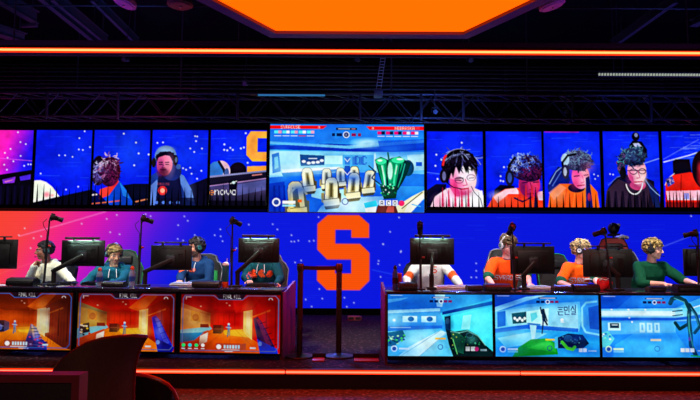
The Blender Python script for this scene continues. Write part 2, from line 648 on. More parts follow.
def pic_wall():
    rng = random.Random(3)
    p = Pic(-70, 212.5, 770, 308.5, 3, BLUE)
    X, Y = p.X, p.Y
    # colour field: orange red at the far left through magenta and purple to blue
    t = X + (Y - 260) * .55
    stops = [(-60, (255, 70, 40)), (5, (255, 66, 66)), (38, (250, 44, 130)), (75, (224, 24, 180)), (108, (160, 24, 214)), (142, (76, 26, 226)), (185, (14, 26, 228)), (900, (6, 20, 224))]
    for ch in range(3):
        p.a[..., ch] = np.interp(t, [q[0] for q in stops], [q[1][ch] for q in stops])
    p.streaks(rng, 60, 380, 214, 770, 300, (30, 70, 255), .35)
    p.streaks(rng, 30, 150, 214, 380, 300, (30, 60, 250), .3)
    p.line([(18, 238), (60, 226), (104, 212.5)], 1.2, (255, 150, 210), .6)
    p.line([(664, 245), (700, 231), (745, 214)], .9, (110, 140, 255), .6)
    p.line([(0, 276), (40, 262)], .8, (255, 140, 120), .3)
    p.line([(372, 270), (400, 276)], 1.2, (40, 90, 255), .5)
    pts = [(23, 230), (17.5, 237), (32.5, 240), (40, 238), (30, 250), (80, 225), (15.5, 270), (105, 220), (115, 216), (109, 233.5), (118.5, 235.5),
           (144, 215), (149, 217), (177, 226), (177, 240), (183, 217), (186.5, 221.5), (194, 236), (182.5, 241.5), (214, 236), (219.5, 230),
           (220, 237), (222, 242), (236, 249), (248, 225), (272, 224.5), (276.8, 229.8), (291, 235.5), (291, 242), (294, 242), (298, 241), (295, 263), (301, 261),
           (309, 241.5), (313.5, 241), (318, 217), (378.5, 261), (378, 264), (383, 244), (380.5, 277), (319.5, 289.5), (306, 300), (344.5, 298), (354, 303), (347, 307), (322.5, 299), (312, 307),
           (399, 217), (390, 231.6), (383, 244.3), (401, 251), (399.5, 265), (400.5, 252), (476, 263), (476, 270.5), (471, 277), (476, 277), (693, 214)]
    p.stars(pts, .72)
    p.poly(S_OUT, ORANGE)
    for k in range(0, 96, 2):
        p.rect(-70, 212.5 + k, 770, 213.1 + k, (0, 0, 20), .08)
    return p


def base_blue(b, rng, tint=BLUE, n=10):
    p = Pic(*b, 4, tint)
    p.ell((b[0] + b[2]) / 2 + 6, b[1] + 26, 20, 16, (20, 74, 255), .55, soft=.9)
    p.streaks(rng, n, b[0], b[1] + 3, b[2] - 8, b[3] - 20, (40, 90, 255), .5)
    return p


def face(p, cx, cy, rx, ry, skin, shade, look=0.0, beard=None):
    p.ell(cx, cy, rx, ry, skin)
    p.ell(cx - rx * .45 + look, cy + ry * .1, rx * .5, ry * .8, shade, .55, soft=.4)
    for sx in (-1, 1):
        ex = cx + look * .6 + sx * rx * .42
        p.line([(ex - rx * .22, cy - ry * .2), (ex + rx * .22, cy - ry * .22)], 1.1, (28, 10, 30), .85)
        p.line([(ex - rx * .18, cy - ry * .02), (ex + rx * .18, cy - ry * .02)], .9, (40, 8, 40), .9)
    p.line([(cx + look, cy), (cx + look * 1.5, cy + ry * .28)], 1.0, shade, .9)
    p.line([(cx + look - rx * .2, cy + ry * .28), (cx + look + rx * .22, cy + ry * .28)], .8, (90, 10, 50), .7)
    p.line([(cx + look - rx * .28, cy + ry * .5), (cx + look + rx * .28, cy + ry * .5)], 1.0, (130, 10, 50), .9)
    if beard:
        p.ell(cx + look * .6, cy + ry * .72, rx * .7, ry * .38, beard, .8, soft=.3)
        p.line([(cx + look - rx * .35, cy + ry * .42), (cx + look + rx * .35, cy + ry * .42)], 1.2, beard, .9)


def pics_upper():
    out = []
    rng = random.Random(11)
    # 1: magenta field, the dark back of a monitor
    b = (-24, 130, 32, 206)
    p = Pic(*b, 4, BLUE)
    t = p.X + (p.Y - 150) * .35
    stops = [(-30, (255, 40, 150)), (2, (236, 30, 176)), (16, (150, 20, 210)), (29, (40, 20, 226)), (40, (10, 20, 230))]
    for ch in range(3):
        p.a[..., ch] = np.interp(t, [q[0] for q in stops], [q[1][ch] for q in stops])
    p.stars([(16, 132), (19, 142), (24.5, 144), (9.5, 149), (20, 156), (4, 153), (7, 158), (13, 161.5), (4, 165), (7, 170), (24, 166), (28, 164.5), (30.5, 164.5)])
    p.line([(0, 158.5), (32, 161)], .8, (220, 90, 230), .6)
    p.poly([(-24, 178), (0, 175), (32, 170), (32, 206), (-24, 206)], (10, 6, 24))
    p.poly([(3, 180), (16, 177), (15, 183), (4, 184)], (110, 40, 190))
    p.poly([(20, 177), (31, 174.5), (31, 179.5), (21, 181)], (70, 36, 200))
    p.poly([(5, 181.5), (14, 179.5), (13, 181), (6, 183)], (210, 110, 160), .7)
    for k in range(-20, 32, 7):
        p.rect(k, 186, k + 2, 206, (16, 10, 60), .5)
    out.append(p)
    # 2: blue field with a pale cap
    b = (35, 130, 91, 206)
    p = base_blue(b, rng)
    p.ell(50, 152, 18, 20, (4, 14, 190), .5, soft=.8)
    p.stars([(58.5, 155.5), (64.5, 155.5), (72, 157), (78, 138), (78, 149.5), (82, 150), (83, 131), (89, 147), (41, 174), (67, 190), (79, 187)])
    p.poly([(35, 181), (41, 180.6), (47, 182.5), (53, 187), (61, 197), (35, 204)], (236, 246, 226))
    p.ell(48, 195, 3, 2.6, (255, 130, 150), .8, soft=.6)
    p.ell(53.5, 196, 2, 1.5, (240, 120, 140), .6, soft=.6)
    p.poly([(35, 203), (62, 196.5), (91, 190), (91, 206), (35, 206)], (8, 8, 30))
    out.append(p)
    # 3: two dark heads bent down, blue hooded top
    b = (93.5, 130, 149, 206)
    p = base_blue(b, rng)
    p.ell(130, 148, 11, 18, (24, 80, 255), .5, soft=.8)
    p.stars([(122.5, 133.5), (135, 142.5), (138, 153.5), (134, 165.5), (148, 154.5)], .9)
    p.poly([(121, 186), (134, 184), (149, 184), (149, 206), (118, 206)], (10, 12, 44))
    p.poly([(112, 184), (119, 180), (127, 190), (136, 206), (104, 206)], (12, 70, 200))
    p.poly([(120, 182), (127, 191), (131, 199), (124, 196)], (30, 120, 230))
    p.poly([(101, 190), (112, 186), (117, 178), (119.5, 182), (110, 196), (100, 200)], (250, 60, 60))
    p.ell(110, 172, 10.5, 15, (60, 14, 56))
    p.ell(114, 178, 4.5, 8, (120, 20, 84), .8, soft=.3)
    p.ell(99, 171, 7.5, 15, (24, 8, 40))
    p.ell(99, 173, 5, 10, (110, 100, 190), .7, soft=.4)
    p.hair(rng, 70, 99, 173, 5, 10, [(24, 8, 40), (60, 30, 90), (110, 100, 190), (180, 180, 240)], (2, 5), (.5, .9), .8)
    p.hair(rng, 170, 110, 168, 10, 13, [(26, 6, 30), (56, 12, 50), (96, 30, 80), (150, 90, 140), (200, 170, 210)], (2, 5), (.5, 1.0), .8)
    p.poly([(93.5, 206), (93.5, 190), (101, 195), (112, 206)], (14, 8, 36), .8)
    p.line([(91, 204.5), (106, 203), (122, 201)], 1.1, (235, 90, 70))
    p.line([(93.5, 195.5), (98, 195)], 1.6, (235, 170, 190))
    p.line([(137, 202), (147.5, 199.5)], 1.3, (225, 110, 80))
    out.append(p)
    # 4: bearded player in a grey blue hood and headset
    b = (152, 130, 207, 206)
    p = base_blue(b, rng)
    p.stars([(194, 136), (196, 136.3), (195, 141), (189.5, 148.5), (201, 148.5), (193.5, 152), (157, 143), (162.5, 142.5), (183, 168.5), (190, 168), (186, 170), (201, 171), (191.5, 174), (197, 179)], .8)
    p.poly([(188, 186), (207, 178), (207, 206), (188, 206)], (12, 10, 40))
    p.poly([(152, 176), (158, 172), (166, 184), (176, 172), (184, 176), (191, 188), (196, 206), (152, 206)], (28, 60, 150))
    p.poly([(176, 172), (184, 176), (192, 190), (195, 202), (188, 200), (182, 186)], (86, 124, 206))
    p.poly([(152, 186), (158, 180), (160, 194), (156, 206), (152, 206)], (92, 124, 206))
    p.poly([(159, 176), (180, 176), (184, 206), (157, 206)], (20, 22, 70))
    p.ell(172, 172, 9.5, 9, (30, 44, 120))
    p.ell(165.5, 156, 10.6, 10.2, (84, 112, 176))
    p.ell(166, 149.5, 7, 3, (140, 170, 216), .7, soft=.6)
    p.poly([(155.5, 157), (160, 152), (170, 151.5), (175.5, 156), (174, 161), (157, 162)], (26, 12, 44))
    face(p, 164.8, 165, 7.6, 11, (226, 110, 150), (130, 40, 110), -1.2, (70, 16, 50))
    p.poly([(157, 158.5), (165, 155.5), (173, 156.5), (174, 153), (165, 151.5), (156, 155)], (24, 12, 44))
    p.ell(175.3, 160.5, 2.6, 5.4, (18, 14, 30))
    p.ell(176, 160, 1.2, 3, (90, 110, 160), .8)
    p.ell(154.2, 163, 2.2, 5, (26, 20, 40))
    p.ell(178.5, 167, 2.4, 2.6, (60, 90, 170))
    p.soft(170, 166, 3.5, 8, (255, 170, 190), .5)
    p.soft(159.5, 169, 2.6, 6, (140, 30, 100), .4)
    p.soft(190, 192, 4, 9, (120, 150, 226), .4)
    p.soft(172, 196, 9, 8, (8, 10, 44), .5)
    p.text('SYRACUSE', 158, 183.2, 2.6, (220, 80, 100), .75, .5)
    p.ell(163.5, 191, 4.4, 4.6, (216, 50, 60))
    p.ell(163.5, 191, 2.2, 2.4, (240, 150, 130))
    p.rect(158, 198, 200, 206, (12, 14, 50), .7)
    for k in range(158, 186, 7):
        p.ell(k, 203, 1.8, 1.6, (80, 120, 220), .8)
    out.append(p)
    # 5: orange block letter, the long back of a monitor with its maker's name
    b = (210.5, 130, 266, 206)
    p = base_blue(b, rng)
    OR = (255, 160, 70)
    p.poly([(250, 131), (266, 131), (266, 138), (257, 138), (257, 152), (266, 152), (266, 161.5), (252, 161.5), (246, 155), (246, 137)], OR)
    p.poly([(247, 166.5), (266, 166), (266, 181), (247, 182)], OR)
    p.stars([(224, 144.5), (224, 150), (227, 150.5), (230, 148), (232.5, 150), (240.5, 148.5), (243.5, 147.5), (245, 133), (247.5, 163)], .9)
    p.ell(238, 171, 8.5, 8.5, (20, 10, 34))
    p.poly([(229, 168), (246, 168), (246, 182), (229, 182)], (20, 10, 34))
    p.ell(221, 172, 9.5, 11, (210, 170, 200))
    p.ell(216, 172, 7.5, 10, (50, 110, 190))
    p.line([(219, 162), (224, 170), (227, 179)], 2.6, (34, 30, 60))
    p.ell(227, 173, 2.2, 4.5, (70, 90, 150))
    p.poly([(235, 179), (247, 178), (250, 180.5), (236, 183)], (235, 70, 40))
    p.ell(218, 184, 4.5, 3.2, (230, 150, 190), .9)
    p.poly([(210.5, 183), (266, 174), (266, 206), (210.5, 206)], (66, 60, 110))
    p.grad(210.5, 188, 266, 206, (84, 70, 120), (8, 8, 26), 'y', .85)
    p.poly([(210.5, 176.6), (266, 170.5), (266, 178.5), (210.5, 187)], (24, 20, 46))
    p.poly([(210.5, 176.4), (266, 170.4), (266, 172), (210.5, 178.2)], (120, 120, 170))
    p.line([(210.5, 186.6), (266, 178.6)], 1.0, (170, 130, 190), .8)
    p.poly([(252, 175), (262, 173.8), (262, 175), (252, 176.3)], (220, 130, 130), .8)
    p.poly([(229, 181), (238, 180), (237, 190), (230, 194)], (16, 12, 34))
    p.ell(234, 183, 1.6, 1.4, (150, 200, 220))
    p.line([(231, 184), (237, 181.5)], .8, (200, 210, 240))
    p.poly([(238, 185), (266, 180), (266, 190), (238, 196)], (90, 100, 170), .6)
    p.poly([(212, 191), (218, 190.4), (218, 195), (212, 195.4)], (255, 120, 80), .0)
    p.text('e', 210.2, 188.6, 7.2, (255, 120, 70), 1, .66)
    p.text('novo', 215.2, 188.2, 7.2, (235, 225, 245), 1, .66)
    for k in range(0, 56, 6):
        p.poly([(212 + k, 206), (213 + k, 194), (214.5 + k, 206)], (6, 6, 20), .9)
    p.rect(210.5, 201, 266, 206, (8, 6, 24), .75)
    out.append(p)
    # 6: player with a black bowl cut, glasses and a red black headset
    b = (427, 132, 483, 206.5)
    p = base_blue(b, rng)
    p.stars([(462, 143), (436.5, 155), (441.5, 160), (435.5, 166), (437.5, 179)], .9)
    p.line([(427, 172.5), (440, 174)], .8, (90, 130, 255), .6)
    p.poly([(427, 190), (436, 184), (446, 184), (446, 206), (427, 206)], (14, 10, 50))
    p.poly([(430, 206.5), (435, 196), (447, 188), (470, 186), (480, 190), (484, 197), (484, 206.5)], (250, 206, 226))
    p.poly([(462, 192), (482, 190), (484, 206.5), (462, 206.5)], (236, 232, 244))
    p.ell(459.5, 165, 18, 14.5, (16, 8, 26))
    p.poly([(442, 164), (477.5, 164), (476.5, 176), (444, 180)], (16, 8, 26))
    p.ell(463, 180, 13.2, 14.8, (252, 150, 190))
    p.ell(466, 176, 8, 9, (255, 216, 230), .9, soft=.5)
    p.poly([(449, 178), (456, 180), (460, 196), (455, 196), (450, 188)], (236, 60, 130), .6)
    p.poly([(444, 160), (450, 152), (462, 150.5), (473, 154), (477.5, 164), (476.8, 175), (474, 166), (472, 172), (469.5, 165), (466, 173), (463, 165), (459, 174), (456, 166), (453, 178), (450, 168), (448, 184), (444, 178)], (14, 8, 24))
    p.line([(452, 157), (462, 153.5), (470, 157)], 2.0, (120, 130, 190), .45)
    p.line([(458, 154), (456, 163)], 1.2, (120, 140, 200), .35)
    p.line([(455, 178.5), (463, 178)], .8, (60, 10, 50))
    p.ring(459, 180, 4.2, .7, (90, 40, 90), .9, ry=3)
    p.ring(471, 177.5, 4.2, .7, (90, 40, 90), .9, ry=3)
    p.line([(456, 180), (461, 180.2)], 1.0, (40, 6, 40))
    p.line([(469, 178), (473.5, 177.6)], 1.0, (40, 6, 40))
    p.line([(465, 179), (467, 184.5), (463, 185.5)], .9, (210, 50, 110))
    p.line([(460, 189), (468, 188)], 1.3, (190, 20, 60))
    p.soft(455, 187, 4.5, 7, (196, 24, 104), .65)
    p.soft(471, 181, 4.5, 7, (255, 232, 240), .8)
    p.soft(463.5, 193, 6, 3, (180, 20, 90), .65)
    p.soft(460, 184, 3, 3, (255, 120, 170), .6)
    p.hair(rng, 70, 460, 160, 17, 9, [(8, 4, 16), (16, 8, 26), (30, 20, 50), (70, 70, 130), (140, 150, 210)], (4, 8), (.4, .8), .8, (.1, -.9), .5)
    p.ring(459.5, 168, 17.5, 1.8, (14, 8, 26), 1, PI * 1.02, PI * 1.75, ry=18)
    p.ring(459.5, 167.6, 17.8, .6, (150, 150, 200), .8, PI * 1.15, PI * 1.6, ry=18.4)
    p.soft(440, 200, 6, 5, (255, 150, 190), .6)
    p.soft(474, 198, 6, 6, (255, 250, 255), .7)
    p.line([(446, 188), (449, 197), (450, 206)], .9, (190, 120, 170), .7)
    p.line([(443, 165), (444.5, 158), (446, 156)], 2.2, (240, 40, 60))
    p.ell(443.6, 176, 4.0, 7, (24, 14, 36))
    p.ell(444, 176, 1.8, 4.4, (120, 120, 180), .8)
    p.line([(446, 182), (453, 187), (461, 188.5)], .9, (20, 14, 30))
    p.line([(471, 186), (474, 192), (480, 198), (482, 206)], .7, (60, 60, 90), .8)
    for k, x in enumerate((442.5, 448.5, 455, 461.5, 468)):
        p.poly([(x - 1.3, 206), (x - .3, 187 + k % 2 * 2), (x + .3, 187 + k % 2 * 2), (x + 1.3, 206)], (196, 20, 76), .75)
    out.append(p)
    # 7: curly dark hair, red shirt with pale shoulders, bent forward
    b = (486, 132, 542, 207)
    p = base_blue(b, rng)
    p.stars([(504, 167.5), (500.5, 176.5), (500.5, 181), (503, 181.5)], .85)
    p.poly([(494, 190), (500, 185), (514, 186), (514, 207), (494, 207)], (14, 12, 46))
    p.poly([(487, 207), (493, 196), (505, 189), (518, 188), (532, 192), (542, 192), (542, 207)], (252, 66, 34))
    p.poly([(493, 197), (505, 189.5), (516, 188), (520, 194), (508, 194), (497, 203)], (250, 190, 206))
    p.poly([(536, 192), (542, 191), (542, 200), (538, 200)], (244, 200, 220))
    p.ell(529, 184, 10.5, 13.5, (170, 30, 110))
    p.ell(533, 186, 5.5, 8.5, (226, 60, 110), .8, soft=.5)
    p.line([(522, 183), (527, 182.5)], 1.0, (40, 4, 50))
    p.line([(533, 182.5), (538, 182)], 1.0, (40, 4, 50))
    p.line([(530, 183), (531.5, 189), (529, 190)], 1.0, (110, 10, 70))
    p.line([(526, 194), (533, 193.5)], 1.1, (120, 10, 50))
    p.ell(526, 168, 16.5, 13, (40, 14, 60))
    p.ell(530, 174, 11.5, 8, (56, 12, 66))
    p.hair(rng, 260, 526, 166, 16, 12, [(24, 6, 36), (34, 10, 56), (44, 26, 100), (40, 60, 170), (90, 116, 210), (160, 180, 236)], (2, 4.5), (.6, 1.2), .65, (-.75, -.75), 1.6)
    p.hair(rng, 70, 531, 174, 10, 5, [(24, 6, 30), (60, 12, 60), (96, 20, 80)], (2, 4), (.6, 1.1), .85)
    p.soft(532, 190, 7, 5, (220, 40, 110), .6)
    p.soft(523, 188, 3, 6, (90, 10, 80), .6)
    p.soft(500, 200, 7, 4, (255, 120, 90), .6)
    p.soft(497, 195, 6, 3, (255, 226, 236), .7)
    p.line([(508, 178), (509, 166), (515, 158)], 2.4, (20, 18, 50))
    p.ell(509.5, 178, 4.4, 8, (24, 22, 56))
    p.ell(509.5, 178, 2.2, 5, (60, 90, 180), .8)
    p.line([(514, 198), (522, 201.5), (531, 197)], 1.6, (30, 14, 60))
    for k, x in enumerate((519, 525.5, 531.5)):
        p.poly([(x - 1.5, 200), (x - .4, 184 + k), (x + .4, 184 + k), (x + 1.5, 200)], (236, 40, 40), .7)
    p.poly([(533, 207), (535, 186), (537, 207)], (20, 12, 60), .9)
    p.poly([(528, 207), (529.5, 190), (531, 207)], (20, 12, 60), .6)
    out.append(p)
    # 8: teal curls, orange shirt
    b = (544, 132, 600.5, 207)
    p = base_blue(b, rng)
    p.rect(545, 132, 580, 133, (150, 30, 200), .8)
    p.stars([(598, 176), (595, 179), (594, 174.5)], .7)
    p.poly([(547, 187), (550, 178), (558, 167), (566, 168), (570, 180), (566, 190), (548, 192)], (18, 30, 120))
    p.line([(549, 184), (556, 172), (561, 168)], .8, (120, 150, 230))
    p.line([(552, 186), (561, 172)], .8, (90, 120, 220), .8)
    p.poly([(547, 207), (549, 194), (560, 184), (574, 184), (590, 184), (597, 192), (598.5, 207)], (255, 100, 32))
    p.poly([(548, 193), (559, 184), (566, 188), (553, 200)], (255, 140, 110), .7)
    p.line([(566, 190), (563, 207)], 1.4, (220, 60, 20), .6)
    p.line([(574, 194), (572, 207)], 1.4, (255, 150, 60), .5)
    p.ell(576, 188, 8.5, 4.5, (24, 14, 40))
    p.ell(580.5, 177, 9, 12, (252, 110, 160))
    p.ell(578, 172, 8, 5.6, (216, 60, 140), .7, soft=.5)
    p.ell(584, 171, 4.5, 3.5, (255, 190, 200), .7, soft=.6)
    p.line([(574, 176.5), (579, 176)], 1.0, (80, 10, 70))
    p.line([(584, 175.5), (588, 175)], 1.0, (80, 10, 70))
    p.line([(582, 176), (584, 182), (581, 183)], .9, (190, 30, 100))
    p.line([(577, 186), (584, 185)], 1.1, (160, 14, 60))
    p.ell(577, 161, 14, 10, (50, 50, 92))
    p.hair(rng, 280, 578, 160.5, 14.5, 9.5, [(24, 18, 50), (50, 46, 86), (84, 80, 124), (90, 116, 150), (112, 140, 172)], (2.4, 4.6), (.6, 1.1), .6, (-.2, -.6), 1.8)
    p.soft(588, 168, 5, 4, (230, 110, 170), .4)
    p.soft(584, 180, 4, 6, (255, 190, 200), .6)
    p.soft(574, 184, 4, 5, (200, 40, 120), .6)
    p.soft(557, 195, 6, 6, (255, 190, 150), .5)
    p.soft(575, 202, 8, 6, (255, 70, 20), .5)
    p.ell(565.5, 160, 4, 6, (150, 180, 214))
    p.line([(564, 174), (562.5, 163), (568, 156), (576, 154.5)], 2.2, (18, 12, 34))
    p.ell(565.5, 172, 3.8, 7, (46, 40, 80))
    p.ell(565, 172, 1.7, 4.4, (180, 190, 220), .8)
    p.poly([(585, 207), (585.6, 178), (589, 176), (592, 207)], (22, 24, 96))
    p.ell(588.5, 197, 1.6, 4, (190, 40, 60), .8)
    out.append(p)
    # 9: teal curls, glasses, black shirt, silver chain
    b = (603.5, 132, 660, 208)
    p = base_blue(b, rng)
    p.line([(645, 164), (660, 159)], 1.0, (150, 180, 255), .6)
    p.stars([(610, 175), (613, 175.5)], .7)
    p.ell(637, 137, 4, 4.4, (10, 8, 30))
    p.ell(637.5, 135.5, 1.8, 2, (120, 130, 190), .9)
    p.poly([(630, 146), (634, 141), (643, 142), (648, 150), (648, 158), (630, 158)], (10, 8, 34))
    p.poly([(634, 144), (640, 143.5), (643, 147), (636, 147.5)], (150, 160, 210))
    p.poly([(607, 190), (616, 178), (634, 174), (654, 182), (654, 200), (607, 200)], (14, 14, 56))
    p.line([(608, 186), (617, 178), (626, 175)], .8, (70, 90, 190))
    p.poly([(604, 208), (606, 192), (618, 180), (632, 186), (646, 179), (656, 190), (660, 208)], (52, 34, 60))
    for k in range(8):
        p.poly([(605 + k * 7, 208), (607 + k * 7, 192), (609 + k * 7, 192), (610 + k * 7, 208)], (20, 12, 36), .8)
    p.poly([(646, 181), (656, 190), (659, 208), (653, 208)], (20, 34, 96))
    p.ell(637.5, 186, 8, 5, (170, 60, 110))
    p.ell(637, 172, 9.6, 13, (246, 150, 180))
    p.ell(640.5, 176, 5, 8, (255, 200, 208), .8, soft=.5)
    p.poly([(628, 172), (633, 178), (634, 186), (629, 180)], (210, 60, 130), .7)
    p.line([(628, 171.5), (646, 171)], .8, (70, 16, 60), .9)
    p.ring(633.5, 172.5, 3.6, .8, (60, 16, 60), .9, ry=2.6)
    p.ring(642.5, 172, 3.4, .8, (60, 16, 60), .9, ry=2.6)
    p.line([(638, 172), (640, 178.5), (637, 179)], .9, (190, 40, 100))
    p.line([(634, 183), (642, 182.4)], 1.2, (170, 20, 60))
    p.ell(633.5, 157.5, 13, 9, (34, 44, 84))
    p.hair(rng, 240, 633, 157, 12.5, 8.5, [(16, 14, 40), (26, 26, 66), (36, 50, 96), (44, 84, 118), (84, 130, 156)], (2.5, 5), (.6, 1.1), .65, (-.2, -.5), 1.8)
    p.soft(630, 179, 3, 6, (200, 60, 130), .5)
    p.soft(641, 178, 4, 6, (255, 220, 224), .6)
    p.ell(621.5, 168, 4, 8, (30, 50, 90))
    p.curls(rng, 24, 622, 164, 4, 9, [(24, 24, 60), (60, 150, 160), (100, 60, 120)], .8, 1.8)
    p.ell(623, 174, 3.2, 6.4, (14, 12, 30))
    p.ring(634, 182, 8.5, 1.2, (200, 205, 225), .95, .15, PI - .25, ry=13)
    p.line([(645, 180), (650, 188), (656, 194), (660, 197)], .8, (120, 150, 210), .9)
    out.append(p)
    # 10: red shirt with a pale band, dark head at the edge
    b = (662.5, 132, 719, 208)
    p = base_blue(b, rng)
    p.line([(664, 163), (690, 156), (719, 146)], 1.2, (190, 200, 255), .8)
    p.line([(664, 160), (700, 140)], .8, (120, 140, 255), .5)
    p.streaks(rng, 16, 664, 134, 710, 160, (170, 190, 255), .4)
    p.poly([(673, 178), (673, 162), (676, 160), (690, 160), (692, 176), (690, 184)], (14, 8, 26))
    p.poly([(664, 208), (665, 184), (672, 176), (690, 173), (706, 178), (719, 190), (719, 208)], (232, 34, 22))
    p.line([(664.5, 186), (667, 180), (674, 174.5)], .8, (235, 180, 190))
    p.poly([(665, 180), (672, 177), (674, 184), (667, 188)], (60, 60, 160))
    p.curls(rng, 10, 670, 182, 3, 3, [(210, 160, 200), (30, 30, 90)], .5, 1.2)
    p.poly([(665, 192), (700, 191), (719, 193), (719, 201), (666, 201)], (250, 170, 190))
    p.rect(683, 194, 688, 200, (130, 130, 220), .8)
    p.line([(681, 176), (680, 192)], .9, (150, 10, 10), .8)
    p.ell(705, 170, 13, 20, (24, 6, 18))
    p.ell(702, 178, 5, 12, (150, 20, 34), .9, soft=.4)
    p.ell(700, 168, 2.4, 5, (200, 40, 60), .6, soft=.6)
    for k in range(7):
        p.poly([(667 + k * 7, 208), (668.3 + k * 7, 190), (670 + k * 7, 208)], (90, 8, 16), .8)
    p.rect(664, 203, 719, 208, (60, 6, 20), .5)
    out.append(p)
    return out


def hud(p, x0, y0, sc=1.0, col=(226, 240, 255), bar=(150, 220, 255)):
    """health readout: round badge, a name and a bar"""
    p.ell(x0, y0, 4.2 * sc, 4.2 * sc, col, .9)
    p.ell(x0, y0, 2.6 * sc, 2.6 * sc, (40, 70, 150), .9)
    p.rect(x0 + 6 * sc, y0 - 1.4 * sc, x0 + 19 * sc, y0 + 1.4 * sc, col, .95)
    p.rect(x0 + 6 * sc, y0 + 2.2 * sc, x0 + 19 * sc, y0 + 4.2 * sc, bar, .8)


def game_chair(p, x, y, s, lean, c0=(236, 230, 178), c1=(92, 84, 48), c2=(166, 156, 108)):
    o = (40, 50, 60)
    bk = [(x - 3.5 * s, y + 2 * s), (x - 3.8 * s + lean, y - 8 * s), (x - 3.0 * s + lean, y - 11.4 * s), (x - 1.4 * s + lean, y - 12.6 * s), (x + 2.0 * s + lean, y - 12.6 * s), (x + 3.4 * s + lean, y - 11.4 * s), (x + 4.2 * s + lean * .8, y - 8 * s), (x + 4.6 * s, y + 1 * s)]
    p.poly([(a + .5 * (1 if a > x else -1), b - (.5 if b < y - 6 else 0)) for a, b in bk], o, .75)
    p.poly([(x + 2.6 * s + lean, y - 12 * s), (x + 4.6 * s + lean, y - 10 * s), (x + 6.4 * s, y + 1 * s), (x + 4.0 * s, y + 2 * s)], c1)
    p.poly(bk, c0)
    p.poly([(x - 1.5 * s + lean * .9, y - 9.5 * s), (x + 1.4 * s + lean * .9, y - 9.5 * s), (x + 2.0 * s, y + .6 * s), (x - 1.3 * s, y + .8 * s)], c2)
    p.poly([(x - .6 * s + lean * .9, y - 8.8 * s), (x + .8 * s + lean * .9, y - 8.8 * s), (x + 1.2 * s, y - .4 * s), (x - .4 * s, y - .2 * s)], c1, .8)
    p.line([(x - 3.2 * s + lean, y - 10.6 * s), (x - 3.2 * s, y + 1 * s)], .6, (255, 255, 236), .9)
    p.poly([(x - 6.0 * s, y - 2.6 * s), (x - 4.2 * s, y - 3.2 * s), (x - 3.6 * s, y + 4 * s), (x - 5.8 * s, y + 3 * s)], c2)
    p.poly([(x - 4.8 * s, y + 1.4 * s), (x + 5.4 * s, y + .2 * s), (x + 6.2 * s, y + 4.6 * s), (x - 4 * s, y + 5.8 * s)], c0)
    p.line([(x - 4.6 * s, y + 1.6 * s), (x + 5.4 * s, y + .4 * s)], .6, c1, .9)
    p.poly([(x - 4 * s, y + 5.8 * s), (x + 6.2 * s, y + 4.6 * s), (x + 5 * s, y + 6.8 * s), (x - 3.0 * s, y + 7.8 * s)], c1)
    p.poly([(x + 5.4 * s, y - 3 * s), (x + 6.8 * s, y - 2.6 * s), (x + 6.8 * s, y + 3 * s), (x + 5.8 * s, y + 3.4 * s)], c1)


